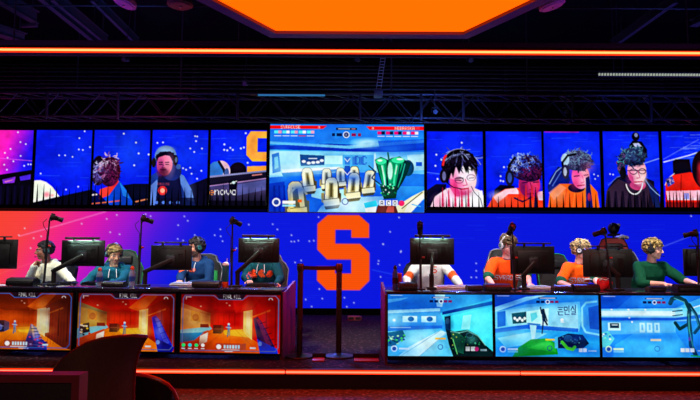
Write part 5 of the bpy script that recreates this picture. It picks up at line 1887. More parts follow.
# black carcass that carries the row
for nm, xa, xb, lab in (('display_support', -70, 268, 'black panel carrying the upper displays left of the centre'), ('display_support', 425, 770, 'black panel carrying the upper displays right of the centre')):
    a, b = at(xa, 168, UP_Y + .26), at(xb, 168, UP_Y + .26)
    zt2, zb2 = at(350, 119, UP_Y + .2).z, at(350, 211.6, UP_Y + .2).z
    o = thing(nm, lab, 'panel', ((a.x + b.x) / 2, UP_Y + .23, zb2))
    MB().box((0, 0, (zt2 - zb2) / 2), (b.x - a.x, .04, zt2 - zb2), bev=.006).build('board', M['void_black'], o)
    MB().box((0, -.22, .02), (b.x - a.x, .40, .03), bev=.006).build('ledge', M['void_black'], o)
    for q in (-.4, -.13, .13, .4):
        MB().box(((b.x - a.x) * q, .06, .6), (.08, .08, 1.0), bev=.006).build('wall_bracket', M['grey_metal'], o)

# rows of black pointed fins standing along the ledge
for xa, xb, lab in ((-8, 268, 'row of black pointed fins below the left upper displays'), (427, 706, 'row of black pointed fins below the right upper displays')):
    FY = UP_Y - .12
    a, b = at(xa, 200, FY), at(xb, 200, FY)
    zb2 = at(350, 211.6, UP_Y + .2).z + .035
    o = thing('fin_rail', lab, 'railing', ((a.x + b.x) / 2, FY, zb2))
    L = b.x - a.x
    MB().box((0, .0, .02), (L, .05, .04), bev=.006).build('rail', M['void_black'], o)
    fb = MB().box((0, 0, .035), (L + .04, .020, .012))
    rng = random.Random(4)
    n = int((xb - xa) / 6.4)
    for i in range(n + 1):
        x = -L / 2 + L * i / n
        hh = (.38 if xb < 300 else .27) + rng.uniform(-.07, .07)
        wd = .015 if xb < 300 else .011
        fb.add([(x - wd, -.012, .035), (x + wd, -.012, .035), (x + wd, .012, .035), (x - wd, .012, .035), (x - .002, -.002, hh), (x + .002, -.002, hh), (x + .002, .002, hh), (x - .002, .002, hh)],
               [(0, 1, 5, 4), (1, 2, 6, 5), (2, 3, 7, 6), (3, 0, 4, 7), (4, 5, 6, 7), (3, 2, 1, 0)])
    fb.build('slats', M['void_black'], o, False)

# ------------------------------------------------------------------ ceiling
RED_CORE = glow('red strip diffuser', (1.0, .072, .020), 11.0)
RED_HALO = glow('red strip halo', (1.0, .028, .002), 1.7)


RED_LOW = glow('stage strip diffuser', (1.0, .038, .020), 10.5)


def led_strip(label, x0, x1, y, z, core=.030, edge=.016, m=None):
    o = thing('light_strip', label, 'light strip', ((x0 + x1) / 2, y, z))
    L = x1 - x0
    MB().box((0, .0, 0), (L, .018, core)).build('diffuser', m or RED_CORE, o, False)
    e = MB()  # dim red bars imitating the halo around the bright core
    e.box((0, .004, core / 2 + edge / 2), (L, .018, edge))
    e.box((0, .004, -core / 2 - edge / 2), (L, .018, edge))
    e.build('halo_edge', RED_HALO, o, False)
    MB().box((0, .026, 0), (L, .020, core + edge * 2 + .01)).build('channel', M['matte_black'], o, False)
    return o


zs_ = at(350, 51.6, 6.15).z
led_strip('long glowing red strip hung high across the hall', -7.6, 7.6, 6.15, zs_, .021, .012)
hz = thing('light_strip_carrier', 'dark bar hung under the ceiling that holds the high red strip', 'rail', (0, 6.20, zs_))
MB().box((0, .035, .05), (15.2, .06, .16), bev=.008).build('bar', M['matte_black'], hz)
for x in (-6, -3.6, -1.2, 1.2, 3.6, 6):
    MB().cyl((x, .04, .12), (x, .04, CEIL - zs_), .008).build('hanger_rod', M['grey_metal'], hz)
zl = at(350, 372.3, STAGE_Y - .035).z
for xa, xb, lab in ((-500, 284.6, 'red light strip along the stage front, left of the first joint'), (286, 519.6, 'red light strip along the stage front between its two joints'), (521, 1150, 'red light strip along the stage front, right of the second joint')):
    led_strip(lab, max(at(xa, 372, STAGE_Y - .035).x, -8.2), min(at(xb, 372, STAGE_Y - .035).x, 8.2), STAGE_Y - .035, zl, .016, .011, RED_LOW)

# hexagonal light box
LBZ = 3.28
yf = at(370, 31.2, 5.7)
yfar = 600 * 0
far = 5.70
for _ in range(30):
    q = at(370, 31.2, far)
    far += (LBZ - q.z) * -2.0 * -1 if False else (LBZ - q.z) * 2.2
cx = at(369.5, 31.2, far).x
side = (at(463, 31.2, far).x - at(276, 31.2, far).x)
rad = side
cy = far - rad * math.sqrt(3) / 2
lb = thing('light_box', 'large hexagonal glowing orange light box under the ceiling', 'ceiling light', (cx, cy, LBZ))
hexa = [(math.cos(R(60 * i)), math.sin(R(60 * i))) for i in range(6)]
MB().prism([(x * rad, y * rad) for x, y in hexa], .0, .02, (0, 1, 2)).build('diffuser', glow('orange diffuser', (1.0, .074, .0004), 2.4), lb, False)
fr = MB()
ro = rad + .13
for i in range(6):
    a, b = hexa[i], hexa[(i + 1) % 6]
    vs = [(a[0] * rad, a[1] * rad, -.03), (b[0] * rad, b[1] * rad, -.03), (b[0] * ro, b[1] * ro, -.03), (a[0] * ro, a[1] * ro, -.03)]
    vs += [(v[0], v[1], .16) for v in vs]
    fr.add(vs, [(0, 1, 2, 3), (7, 6, 5, 4), (0, 4, 5, 1), (1, 5, 6, 2), (2, 6, 7, 3), (3, 7, 4, 0)])
fr.build('frame', mat('light box frame', (96, 60, 84), .5, noise=.15), lb, False)
MB().prism([(x * (rad + .02), y * (rad + .02)) for x, y in hexa], .10, .13, (0, 1, 2)).build('back_plate', M['matte_black'], lb, False)
for i in range(6):
    a = hexa[i]
    MB().cyl((a[0] * rad, a[1] * rad, .14), (a[0] * rad, a[1] * rad, CEIL - LBZ), .007).build('hanger_rod', M['grey_metal'], lb)

# beams that run away from the camera
BZ = 4.25


def beam(label, p_near, p_far, z, w, hgt, m=None, end_plate=False):
    """box beam between the two image points, at height z"""
    def on(px, py):
        y = 6.0
        for _ in range(60):
            q = at(px, py, y)
            y += (z - q.z) * 1.6
        return at(px, py, y)
    a, b = on(*p_near), on(*p_far)
    d = b - a
    L = d.length
    o = thing('ceiling_beam', label, 'beam', a, math.atan2(d.y, d.x) - PI / 2)
    MB().box((0, L / 2, 0), (w, L, .012)).build('lower_flange', m or M['beam'], o, False)
    MB().box((0, L / 2, hgt / 2), (.02, L, hgt)).build('web', m or M['beam'], o, False)
    MB().box((0, L / 2, hgt), (w, L, .012)).build('upper_flange', m or M['beam'], o, False)
    for q in (.1, .9):
        MB().cyl((0, L * q, hgt), (0, L * q, CEIL - z), .010).build('hanger_rod', M['grey_metal'], o)
    if end_plate:
        MB().box((-.10, L, -.02), (.24, .05, .05), bev=.005).build('end_bracket', M['beam'], o)
    return o


beam('blue lit ceiling beam ending in a bracket at far left', (-12, -4), (36, 23.5), BZ, .10, .16, end_plate=True)
beam('left one of the close pair of ceiling beams above the left displays', (40, -1), (98, 45.5), BZ, .07, .14)
beam('right one of the close pair of ceiling beams above the left displays', (52, 0), (107, 45.0), BZ, .05, .14)
beam('thin ceiling beam just left of the dark round speaker', (92, 1), (138, 46), BZ, .045, .12)
beam('plum coloured short ceiling beam at the far left edge above the red strip', (-30, 26), (24, 43), 4.0, .14, .12)
beam('blue lit ceiling beam right of the orange light box', (676, 2.5), (612, 48), BZ, .06, .12)
beam('pale short ceiling beam at the far right edge', (716, 16), (693, 26.5), 4.1, .12, .08)


def pipe(label, xa, xb, py, y, r, m=None, group=None):
    a, b = at(xa, py, y), at(xb, py, y)
    o = thing('conduit_pipe', label, 'pipe', ((a.x + b.x) / 2, y, a.z), 0, group)
    L = b.x - a.x
    MB().cyl((-L / 2, 0, 0), (L / 2, 0, 0), r, n=10).build('tube', m or M['beam'], o)
    for i in range(5):
        x = -L / 2 + L * (i + .5) / 5
        MB().cyl((x - .03, 0, 0), (x + .03, 0, 0), r * 1.35, n=10).build('coupling', M['grey_metal'], o)
    for q in (-.35, .35):
        MB().cyl((L * q, 0, r), (L * q, 0, CEIL - a.z), .006).build('hanger_rod', M['grey_metal'], o)
    return o


pipe('thin purple lit conduit crossing above the red strip', -60, 760, 4.8, 7.35, .012)
# roof deck ribs far back under the ceiling: nothing tells them apart
for k, (py, y) in enumerate(((64, 10.9), (67.5, 10.6), (71, 10.2), (75.5, 9.9), (79.5, 9.6), (83, 9.35), (87, 9.1))):
    pipe('thin dark conduit running across the hall between red strip and truss', -40, 740, py, y, .014, None, 'parallel conduits behind the truss')

# lattice truss in front of the upper displays
TY = 8.5
zt3, zb3 = at(350, 94, TY).z, at(350, 117.5, TY).z
tr = thing('lighting_truss', 'long black lattice truss spanning the hall above the upper displays', 'truss', (0, TY, zb3))
TH = zt3 - zb3
for dy in (0, .3):
    for z in (0, TH):
        MB().cyl((-6.6, dy, z), (6.6, dy, z), .020 if z else .016, n=10).build('chord', M['truss'], tr)
br = MB()
n = 44
for i in range(n):
    x0, x1 = -6.6 + 13.2 * i / n, -6.6 + 13.2 * (i + 1) / n
    za, zb_ = (0, TH) if i % 2 else (TH, 0)
    for dy in (0, .3):
        br.cyl((x0, dy, za), (x1, dy, zb_), .0095, n=7)
    br.cyl((x0, 0, 0), (x1, .3, 0), .008, n=6)
    br.cyl((x0, 0, TH), (x1, .3, TH), .008, n=6)
br.build('lattice_braces', M['truss'], tr)
for px in (48, 119, 238, 360, 421, 463, 572, 650):
    x = at(px, 105, TY).x
    MB().box((x, -.03, TH * .45), (.035, .03, TH * 1.15), bev=.005).build('clamp_post', M['truss'], tr)
for x in (-5.5, -2.5, 0.6, 2.6, 5.5):
    MB().cyl((x, .15, TH), (x, .15, CEIL - zb3), .012).build('hanger_rod', M['grey_metal'], tr)

# slim lit bar on the truss
a, b = at(258, 94.6, TY - .06), at(325, 94.6, TY - .06)
o = thing('light_bar', 'slim blue lit bar clamped to the truss above the central display', 'light bar', ((a.x + b.x) / 2, TY - .06, a.z))
MB().box((0, 0, .012), (b.x - a.x, .03, .018), bev=.004).build('housing', M['grey_metal'], o)
MB().cyl((-(b.x - a.x) / 2, -.004, -.006), ((b.x - a.x) / 2, -.004, -.006), .014, n=10).build('tube', glow('blue tube', (.03, .19, .48), .8), o)
# dangling cable ladder
a, b = at(383.5, 54, TY - .35), at(378.5, 90, TY - .35)
o = thing('cable_ladder', 'narrow blue lit cable ladder hanging below the red strip near the centre', 'cable ladder', b)
d = a - b
for sx in (-.032, .032):
    MB().cyl((sx, 0, 0), (sx + d.x, 0, d.z), .006, n=6).build('rail', M['steel'], o)
k = MB()
for i in range(12):
    q = (i + .5) / 12
    k.cyl((d.x * q - .032, 0, d.z * q), (d.x * q + .032, 0, d.z * q), .004, n=6)
k.build('rungs', M['steel'], o)
MB().box((d.x * .0, .1, -.03), (.12, .26, .06), bev=.01).build('junction_box', M['beam'], o)
MB().cyl((d.x, 0, d.z), (d.x, 0, CEIL - b.z), .006).build('hanger_rod', M['grey_metal'], o)
# perforated strut at the right, its webs given a weak glow to show pale
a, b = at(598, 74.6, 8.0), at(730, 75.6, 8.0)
o = thing('dotted_strut', 'thin strut dotted with small pale glowing webs, hung at the right below the red strip', 'light bar', ((a.x + b.x) / 2, 8.0, a.z))
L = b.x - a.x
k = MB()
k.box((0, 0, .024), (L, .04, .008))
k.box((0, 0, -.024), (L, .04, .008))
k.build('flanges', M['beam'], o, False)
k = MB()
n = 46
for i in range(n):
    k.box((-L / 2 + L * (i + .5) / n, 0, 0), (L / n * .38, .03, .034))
k.build('glowing_webs', glow('pale web glow', (.62, .70, .58), .55), o, False)
for q in (-.38, .38):
    MB().cyl((L * q, 0, .026), (L * q, 0, CEIL - a.z), .006).build('hanger_rod', M['grey_metal'], o)


def round_speaker(label, px, py, y, r, m, tilt=(0, 0)):
    c = at(px, py, y)
    o = thing('ceiling_speaker', label, 'speaker', c)
    o.rotation_euler = (tilt[0], tilt[1], 0)
    MB().lathe([(0, r * .86), (.004, r), (.03, r), (.05, r * .9), (.09, r * .45), (.12, r * .3)], n=36).build('housing', m, o)
    g = MB()
    g.lathe([(-.010, r * .2), (-.009, r * .82), (.002, r * .84), (.004, r * .2)], n=36)
    g.build('grille', m, o)
    MB().box((0, 0, -.016), (r * .10, r * .16, .014), bev=.002).build('badge', M['steel'], o)
    MB().cyl((0, 0, .11), (0, 0, CEIL - c.z), .012).build('hanger_rod', M['grey_metal'], o)
    return o


round_speaker('bright pink lit round ceiling speaker at the upper left', 124, 4.0, 5.6, .115, M['disc'], (R(-4), R(18)))
round_speaker('dark plum round ceiling speaker hanging left of the orange light box', 180, 5.5, 5.6, .122, M['disc_dark'])
round_speaker('purple lit round ceiling speaker right of the orange light box', 552.5, 6.5, 5.6, .125, M['disc'], (R(2), R(-16)))
# small fittings hung from the truss
for px, py, lab in ((125, 60, 'small blue spot fitting under the red strip above the left displays'), (357, 60, 'small plum spot fitting under the red strip above the central display'), (470, 61, 'small plum spot fitting under the red strip right of the cable ladder'), (245, 84, 'small plum fitting on the conduits above the fifth upper display'), (435, 112, 'small purple fitting hung low on the truss right of the central display'), (566, 112, 'small grey fitting low on the truss at the right')):
    y = TY - .2
    c = at(px, py, y)
    o = thing('spot_fitting', lab, 'light fitting', c)
    MB().cyl((0, -.05, -.01), (.02, .06, .02), .032, .026, n=12).build('can', M['truss'], o)
    MB().tube([(-.045, 0, 0), (-.045, 0, .06), (.045, 0, .06), (.045, 0, 0)], .006, 6).build('yoke', M['truss'], o)
    MB().cyl((0, 0, .06), (0, .2 if c.z > zt3 else .0, (CEIL if c.z > zt3 else zt3 + .0) - c.z), .006).build('hanger_rod', M['grey_metal'], o)


# ------------------------------------------------------------------ desks and the displays on their fronts
DZ = 0.75
LA = R(4.0)
LO = at(281.5, 326, 6.55)                    # right front corner of the left-hand desk
RX0 = at(386.2, 326, 6.34).x                 # left front corner of the right-hand desk


def left_y(px, off):
    k = (px - 350.0) / 600.0
    s = (LO.x - k * LO.y) / (math.cos(LA) + k * math.sin(LA))
    return LO.y + s * math.sin(LA) + off


def on_desk(px, off, right):
    y = 6.34 + off if right else left_y(px, off)
    p = at(px, 280, y)
    return Vector((p.x, y, DZ))


def desk(label, x0, x1, loc, rz, ends):
    o = thing('gaming_desk', label, 'desk', loc, rz)
    MB().box(((x0 + x1) / 2, .43, DZ - .016), (x1 - x0, .86, .032), bev=.006).build('desk_top', M['desk'], o)
    MB().box(((x0 + x1) / 2, .075, .375), (x1 - x0 - .05, .03, .68), bev=.004).build('front_panel', M['matte_black'], o)
    MB().box(((x0 + x1) / 2, .60, .60), (x1 - x0 - .1, .14, .03), bev=.004).build('cable_tray', M['grey_metal'], o)
    for x, s in ends:
        p = MB()
        p.prism([(.0, .0), (.86, .0), (.86, DZ + .055), (.80, DZ + .055), (.10, DZ - .034), (.0, DZ - .034)], x - .014, x + .014, (1, 2, 0))
        p.build('side_panel', M['desk_side'], o, False)
    for q in (.33, .66):
        MB().box((x0 + (x1 - x0) * q, .5, .365), (.04, .60, .70), bev=.004).build('leg_panel', M['grey_metal'], o)
    for x in (x0 + .1, x1 - .1):
        MB().cyl((x, .8, 0), (x, .8, .02), .02).build('levelling_foot', M['rubber'], o)
    return o


desk('long dark gaming desk left of the gap, red lit at its right end', -4.75, 0, (LO.x, LO.y, 0), -LA, [(.0, 1), (-4.75, -1)])
desk('long dark gaming desk right of the gap, red lit at its left end', 0, 4.55, (RX0, 6.34, 0), 0, [(.0, -1), (4.55, 1)])


def television(label, pic, w, h, loc, rz):
    o = thing('television', label, 'television', loc, rz, 'displays on the desk fronts')
    screen('picture', pic.finish(len(label), .06, .45), w - .024, h - .026, 2.1, o, (0, -.024, h / 2), m=M['picture_dim'] if label.find('hall with a') > 0 and ('amber' in label or 'orange' in label or 'red hall' in label) else None)
    MB().frame(w, h, .013, .035, -.010, h / 2).build('bezel', M['bezel'], o, False)
    MB().box((0, .010, h / 2), (w - .03, .03, h - .03), bev=.008).build('housing', M['black_plastic'], o)
    MB().box((0, .040, h / 2), (.4, .03, .3), bev=.004).build('bracket', M['grey_metal'], o)
    MB().box((w * .38, -.026, .0065), (.03, .004, .006)).build('power_light', M['grey_metal'], o)
    return o


tz1, tz0 = at(440, 293.4, 6.3).z, at(440, 357.6, 6.3).z
TVH = tz1 - tz0
TVW = at(493.9, 326, 6.3).x - at(386.8, 326, 6.3).x
rl = ['desk front television showing a blue hall with a tangled dark green weapon, beside the gap', 'desk front television showing a blue hall with a climbing figure and green sleeve', 'desk front television showing a blue hall with a tall curved bow, rightmost']
for k, (a, b) in enumerate(((386.8, 493.9), (494.3, 600.6), (600.9, 708.6))):
    pa, pb = at(a, 326, 6.3), at(b, 326, 6.3)
    television(rl[k], pic_cold(a, b, 293.4, 357.6, k), pb.x - pa.x, TVH, ((pa.x + pb.x) / 2, 6.375 - .04, tz0), 0)
ll = ['desk front television showing an amber hall with a bulky blue gun, leftmost', 'desk front television showing an orange hall with a long blue gun, behind the brown chair', 'desk front television showing a red hall with a dark gun, beside the gap']
Lm = Matrix.Translation((LO.x, LO.y, 0)) @ Matrix.Rotation(-LA, 4, 'Z')
lz = at(226, 353.6, left_y(226, 0)).z
for k in range(3):
    xl = (-2.85 - .018, -1.70 - .012, -.555)[k]
    p = Lm @ Vector((xl, .0, 0))
    television(ll[k], pic_hot(*((-27, 73.4), (74.8, 175), (176.2, 278))[k], 290, 353, k), 1.118, TVH, (p.x, p.y, lz), -LA)

# ------------------------------------------------------------------ monitors on arms, with their clip-on lamps
LAMP = glow('lamp strip', (.55, 1.0, .78), 260)
SCR = glow('monitor glow', (.55, .70, 1.0), 3.4)


def monitor(label, px, py, wpx, off, right, base_px, yaw=0.0, lamp_label=None, lit=False, arm_up=.10):
    y = 6.34 + off if right else left_y(px, off)
    c = at(px, py, y)
    s = at(px + 1, py, y).x - c.x
    w = wpx * s
    h = w * .60
    bp = on_desk(base_px, off - .10, right)
    o = thing('monitor', label, 'monitor', bp, 0, 'monitors along the desks')
    rz = Matrix.Rotation(yaw, 4, 'Z')
    d = c - bp
    T = Matrix.Translation(d) @ rz
    k = MB()
    k.box((0, 0, 0), (w, .022, h), bev=.008)
    k.box((0, -.016, -.01), (w * .72, .02, h * .72), bev=.010)
    k.v = [tuple(T @ Vector(v)) for v in k.v]
    sh = k.build('back_shell', M['black_plastic'], o)
    k = MB()
    for i in range(7):
        k.box((w * (.20 + .016 * i), -.0275, 0), (w * .006, .004, h * .34))
    k.v = [tuple(T @ Vector(v)) for v in k.v]
    k.build('vent_slots', M['rubber'], sh, False)
    k = MB()
    g = .055
    k.prism([(-g, .014), (-g * .35, .020), (0, .010), (g * .35, .020), (g, .014), (g * .55, .0), (0, -.012), (-g * .55, .0)], -.0300, -.0262)
    k.v = [tuple(T @ (Vector(v) + Vector((0, 0, h * .06)))) for v in k.v]
    mk = k.build('maker_mark', M['letter_teal'], sh, False)
    k = MB()
    k.box((0, .0125, 0), (w - .016, .003, h - .02))
    k.v = [tuple(T @ Vector(v)) for v in k.v]
    k.build('screen', SCR, o, False)
    # arm: clamp, post, forearm, head
    head = T @ Vector((0, -.030, -h * .12))
    post_top = Vector((0, 0, max(.10, min(.17, head.z - .05))))
    arm = MB().cyl((0, 0, .0), post_top, .026, n=14).build('arm_post', M['matte_black'], o)
    MB().box((0, 0, .012), (.10, .12, .024), bev=.006).build('arm_clamp', M['matte_black'], o)
    dd = head - post_top
    mid = post_top + dd * .5
    q = dd.to_track_quat('X', 'Z').to_matrix()
    MB().box(mid + Vector((0, -.012, 0)), (dd.length + .05, .034, .050), q, .012).build('forearm', M['matte_black'], o)
    MB().box(head + Vector((0, .004, 0)), (.11, .02, .11), rz.to_3x3(), .004).build('mount_plate', M['grey_metal'], o)
    if lamp_label:
        lp = thing('monitor_lamp', lamp_label, 'lamp', bp + d + rz @ Vector((0, 0, h / 2)), yaw, 'clip-on lamps on the monitors')
        MB().cyl((-w * .40, -.03, .030), (-w * .01, -.03, .030), .0085, n=10).build('bar', M['black_plastic'], lp)
        MB().cyl((w * .03, -.03, .030), (w * .40, -.03, .030), .0085, n=10).build('bar', M['black_plastic'], lp)
        MB().box((0, -.03, .030), (w * .10, .018, .012), bev=.003).build('joint', M['grey_metal'], lp)
        for sx in (-.20, .24):
            MB().box((w * sx, -.022, .010), (.022, .03, .034), bev=.005).build('clip', M['matte_black'], lp)
        if lit:
            MB().box((0, -.030, .0195), (w * .74, .010, .003)).build('light_strip', LAMP, lp, False)
            MB().box((0, -.045, .0215), (w * .80, .004, .022), bev=.0015).build('visor', M['matte_black'], lp)
    return o


monitor('monitor cut by the left edge of the view', -7, 254, 49, .50, False, -20, R(0), 'clip-on lamp on the monitor at the left edge', False)
monitor('monitor beside the cream hooded player, arm reaching down left', 83.2, 253.2, 43.2, .50, False, 53.5, 0, 'lamp lighting the monitor beside the cream hooded player', True)
monitor('monitor in front of the bearded player in blue', 171.2, 257.6, 41.5, .50, False, 145, R(-3), 'dark lamp on the monitor of the bearded player', False)
monitor('monitor hiding the head of the teal top player beside the gap', 258.8, 250.4, 41.0, .50, False, 237.5, 0, 'lamp lighting the monitor above the orange chest mark', True)
monitor('monitor hiding the head of the white shirt player', 432.0, 251.4, 44.2, .50, True, 431.5, 0, 'lamp on the monitor of the white shirt player', True)
monitor('monitor in front of the orange shirt player with bowed head', 532.5, 260, 46.5, .50, True, 524, R(8), 'lamp on the monitor of the bowed orange shirt player', False)
monitor('monitor between the blond orange shirt player and the green sweater player', 607.5, 263, 47, .50, True, 618, R(-10), 'lamp on the monitor left of the green sweater player', False)
monitor('monitor cut by the right edge of the view', 706, 262.5, 45.5, .50, True, 722, 0, 'lamp on the monitor at the right edge', False)


# ------------------------------------------------------------------ cameras on thin stands
def camera_stand(label, cam_label, px_base, px_top, py_top, off, right, head_px, head_py, yaw, pitch=.0, loop=True):
    b = on_desk(px_base, off, right)
    top = at(px_top, py_top, b.y) - b
    o = thing('camera_stand', label, 'stand', b, 0, 'camera stands on the desks')
    MB().lathe([(0, .052), (.012, .052), (.018, .040), (.022, .014), (.05, .013)], n=24).build('base', M['matte_black'], o)
    MB().cyl((0, 0, .02), top * .62, .0135, n=10).build('pole', M['grey_metal'], o)
    MB().cyl(top * .58, top, .0095, n=10).build('upper_pole', M['matte_black'], o)
    j = MB().cyl(top * .57, top * .63, .021, n=12).build('collar', M['rubber'], o)
    MB().cyl(top * .60, top * .60 + Vector((.045, -.01, 0)), .010, n=10).build('knob', M['red_plastic'], j)
    hd = at(head_px, head_py, b.y)
    MB().tube([top, top + Vector((0, 0, .02)), (hd - b) - Vector((0, 0, .03))], .008, 8).build('swivel', M['matte_black'], o)
    if loop:
        MB().tube([top * .98 + Vector((-.03, 0, .03)), top * .96 + Vector((-.075, 0, .0)), top * .90 + Vector((-.060, 0, 0)), top * .82 + Vector((-.015, 0, 0)), top * .7 + Vector((-.018, .004, 0)), top * .4 + Vector((-.017, .0, 0))], .004, 6).build('cable', M['rubber'], o)
    c = thing('camera', cam_label, 'camera', hd, yaw, 'small cameras on the stands')
    Rp = Euler((pitch, 0, 0)).to_matrix()

    def place(mb):
        mb.v = [tuple(Rp @ Vector(v)) for v in mb.v]
        return mb
    place(MB().box((0, 0, 0), (.066, .085, .056), None, .010)).build('body', M['black_plastic'], c)
    place(MB().cyl((0, .04, 0), (0, .105, 0), .026, .030, n=18)).build('lens_barrel', M['matte_black'], c)
    place(MB().cyl((0, .100, 0), (0, .1065, 0), .022, n=18)).build('lens', M['lens'], c)
    place(MB().box((0, -.02, .036), (.03, .045, .016), None, .004)).build('top_bracket', M['grey_metal'], c)
    place(MB().cyl((0, -.02, -.05), (0, -.02, -.02), .015, n=12)).build('mount', M['grey_metal'], c)
    return o


camera_stand('camera stand in front of the cream hooded player', 'small camera tilted down before the cream hooded player', 44, 49.5, 220, .42, False, 54, 217.5, R(-70), R(-18))
camera_stand('camera stand right of the teal hooded player with brown hair', 'small camera on the stand right of the brown haired teal player', 138.5, 141.5, 222, .42, False, 144.5, 219, R(-60), R(-18))
camera_stand('camera stand between the bearded player and the teal top player', 'small camera on the stand beside the tall tumbler', 231.5, 232.5, 226, .40, False, 233.5, 221, R(-50), R(-22))
camera_stand('camera stand before the monitor of the white shirt player', 'small camera above the monitor of the white shirt player', 420.8, 420, 236, .30, True, 420, 226, R(-8), R(-50), False)
camera_stand('camera stand before the bowed orange shirt player', 'small camera above the bowed orange shirt player', 514.5, 512.6, 236, .30, True, 512, 227.5, R(12), R(-40), False)
camera_stand('camera stand in front of the red chair', 'small camera on the stand in front of the red chair', 611, 605.5, 236, .30, True, 602.5, 232, R(40), R(-15), False)
camera_stand('camera stand cut by the right edge of the view', 'small camera at the right edge, pointing at the green sweater player', 698.5, 698, 236, .30, True, 694, 233.5, R(55), R(-12))


# ------------------------------------------------------------------ small things on the desks
def control_box(label, px, wpx, hpx, off, right, tone='black_plastic'):
    b = on_desk(px, off, right)
    s = at(px + 1, 285, b.y).x - at(px, 285, b.y).x
    w, h = wpx * s, hpx * s
    o = thing('control_box', label, 'control box', b, 0 if right else -LA, 'black boxes along the desks')
    p = MB()
    p.prism([(-.07, .006), (.07, .006), (.07, h * .7), (.02, h), (-.05, h * .86), (-.07, h * .6)], -w / 2, w / 2, (1, 2, 0))
    p.build('case', M[tone], o, False)
    MB().box((0, -.0715, h * .32), (w * .86, .005, h * .38), bev=.001).build('front_plate', M['grey_metal'], o)
    for i in range(4):
        MB().cyl((w * (-.3 + .2 * i), -.073, h * .33), (w * (-.3 + .2 * i), -.085, h * .33), .008, n=12).build('knob', M['rubber'], o)
    for sx in (-1, 1):
        for sy in (-1, 1):
            MB().cyl((sx * w * .42, sy * .055, 0), (sx * w * .42, sy * .055, .008), .008, n=8).build('rubber_foot', M['rubber'], o)
    return o


control_box('dark box on the desk before the cream hooded player', 23, 28, 8.5, .22, False)
control_box('dark box on the desk before the brown haired teal player', 115, 22, 6, .22, False)
control_box('dark box on the desk before the bearded player in blue', 207, 27, 7, .22, False)
control_box('dark box at the desk end before the white shirt player', 408, 18, 8.5, .16, True)
control_box('small dark box between the white keyboard and the orange shirts', 474, 15, 6, .20, True)
control_box('dark box before the bowed orange shirt player', 497, 26, 7.5, .16, True)
control_box('small dark box between the two orange shirt players', 561, 17, 6, .20, True)
control_box('dark box before the blond orange shirt player', 585, 25, 7.5, .16, True)
control_box('small dark box under the hand of the green sweater player', 655, 15, 5.5, .20, True)
control_box('dark box at the right edge before the green sweater player', 689, 30, 8, .16, True)


def keyboard(label, px, off, right, w, rz, keys):
    b = on_desk(px, off, right)
    o = thing('keyboard', label, 'keyboard', b, rz, 'keyboards on the desks')
    MB().box((0, 0, .014), (w, .15, .018), (R(4), 0, 0), .006).build('case', M['black_plastic'] if keys == 'keys' else M['white_plastic'], o)
    k = MB()
    nx = max(8, int(w / .024))
    for i in range(nx):
        for j in range(5):
            k.box((-w / 2 + .012 + (w - .024) * (i + .5) / nx, -.055 + .0275 * j, .0285 + (-.055 + .0275 * j) * .07), ((w - .024) / nx * .82, .022, .010))
    k.build('keys', M[keys], o, False)
    for sx in (-1, 1):
        MB().box((sx * w * .4, .06, .005), (.03, .012, .010)).build('foot', M['rubber'], o)
    return o


keyboard('keyboard under the hands of the white shirt player', 452, .58, True, .40, R(6), 'keys_pale')
keyboard('pale keyboard under the hand of the bowed orange shirt player', 536, .60, True, .34, R(10), 'keys_pale')
keyboard('dark keyboard before the blond orange shirt player', 590, .62, True, .36, R(8), 'keys')
keyboard('dark keyboard before the green sweater player', 672, .62, True, .40, R(8), 'keys')
keyboard('dark keyboard before the cream hooded player', 60, .62, False, .40, R(-8), 'keys')
keyboard('dark keyboard before the brown haired teal player', 98, .62, False, .36, R(-6), 'keys')
keyboard('keyboard before the bearded player in blue', 186, .66, False, .36, R(-8), 'keys_pale')
keyboard('keyboard before the teal top player beside the gap', 262, .62, False, .36, R(-4), 'keys')


def bottle(label, px, off, right, h, r, body, cap_m, liquid=None):
    b = on_desk(px, off, right)
    o = thing('bottle', label, 'bottle', b, 0, None)
    prof = [(0, r * .8), (.006, r), (h * .16, r), (h * .20, r * .93), (h * .26, r), (h * .50, r), (h * .56, r * .92), (h * .66, r * .98), (h * .80, r * .55), (h * .86, r * .46), (h * .87, r * .40)]
    MB().lathe(prof, n=24).build('body', M[body], o)
    MB().lathe([(h * .26, r * 1.012), (h * .5, r * 1.012), (h * .5, r * .9), (h * .26, r * .9)], n=24).build('wrapper', M['drink_blue'] if body == 'bottle_clear' else M['rubber'], o)
    cp = MB().lathe([(h * .85, r * .5), (h * .85, r * .62), (h * .94, r * .62), (h * .96, r * .40), (h, r * .34)], n=20).build('cap', M[cap_m], o)
    MB().lathe([(h * .84, r * .66), (h * .86, r * .66)], n=20).build('cap_ring', M[cap_m], cp)
    return o


bottle('clear sports bottle with orange cap beside the lit monitor', 99.5, .30, False, .215, .036, 'bottle_clear', 'cap_orange')
bottle('clear sports bottle with orange cap beside a camera stand', 132, .30, False, .235, .036, 'bottle_clear', 'cap_orange')
bottle('dark bottle with black cap at the left end of the right desk', 395.2, .24, True, .27, .032, 'drink_blue', 'rubber')
o = thing('tumbler', 'tall teal tumbler with pale lid and orange base beside a camera stand', 'tumbler', on_desk(225.4, .34, False))
MB().lathe([(.06, .030), (.07, .036), (.24, .040), (.25, .036)], n=24).build('body', M['tumbler_teal'], o)
MB().lathe([(.0, .033), (.006, .036), (.06, .036), (.064, .030)], n=24).build('base_sleeve', M['cap_orange'], o)
MB().lathe([(.245, .038), (.255, .042), (.275, .036), (.29, .012)], n=24).build('lid', M['white_plastic'], o)
MB().cyl((.01, 0, .27), (.016, 0, .33), .005, n=8).build('straw', M['white_plastic'], o)
o = thing('cup', 'red cup beside the dark bottle', 'cup', on_desk(399.4, .30, True))
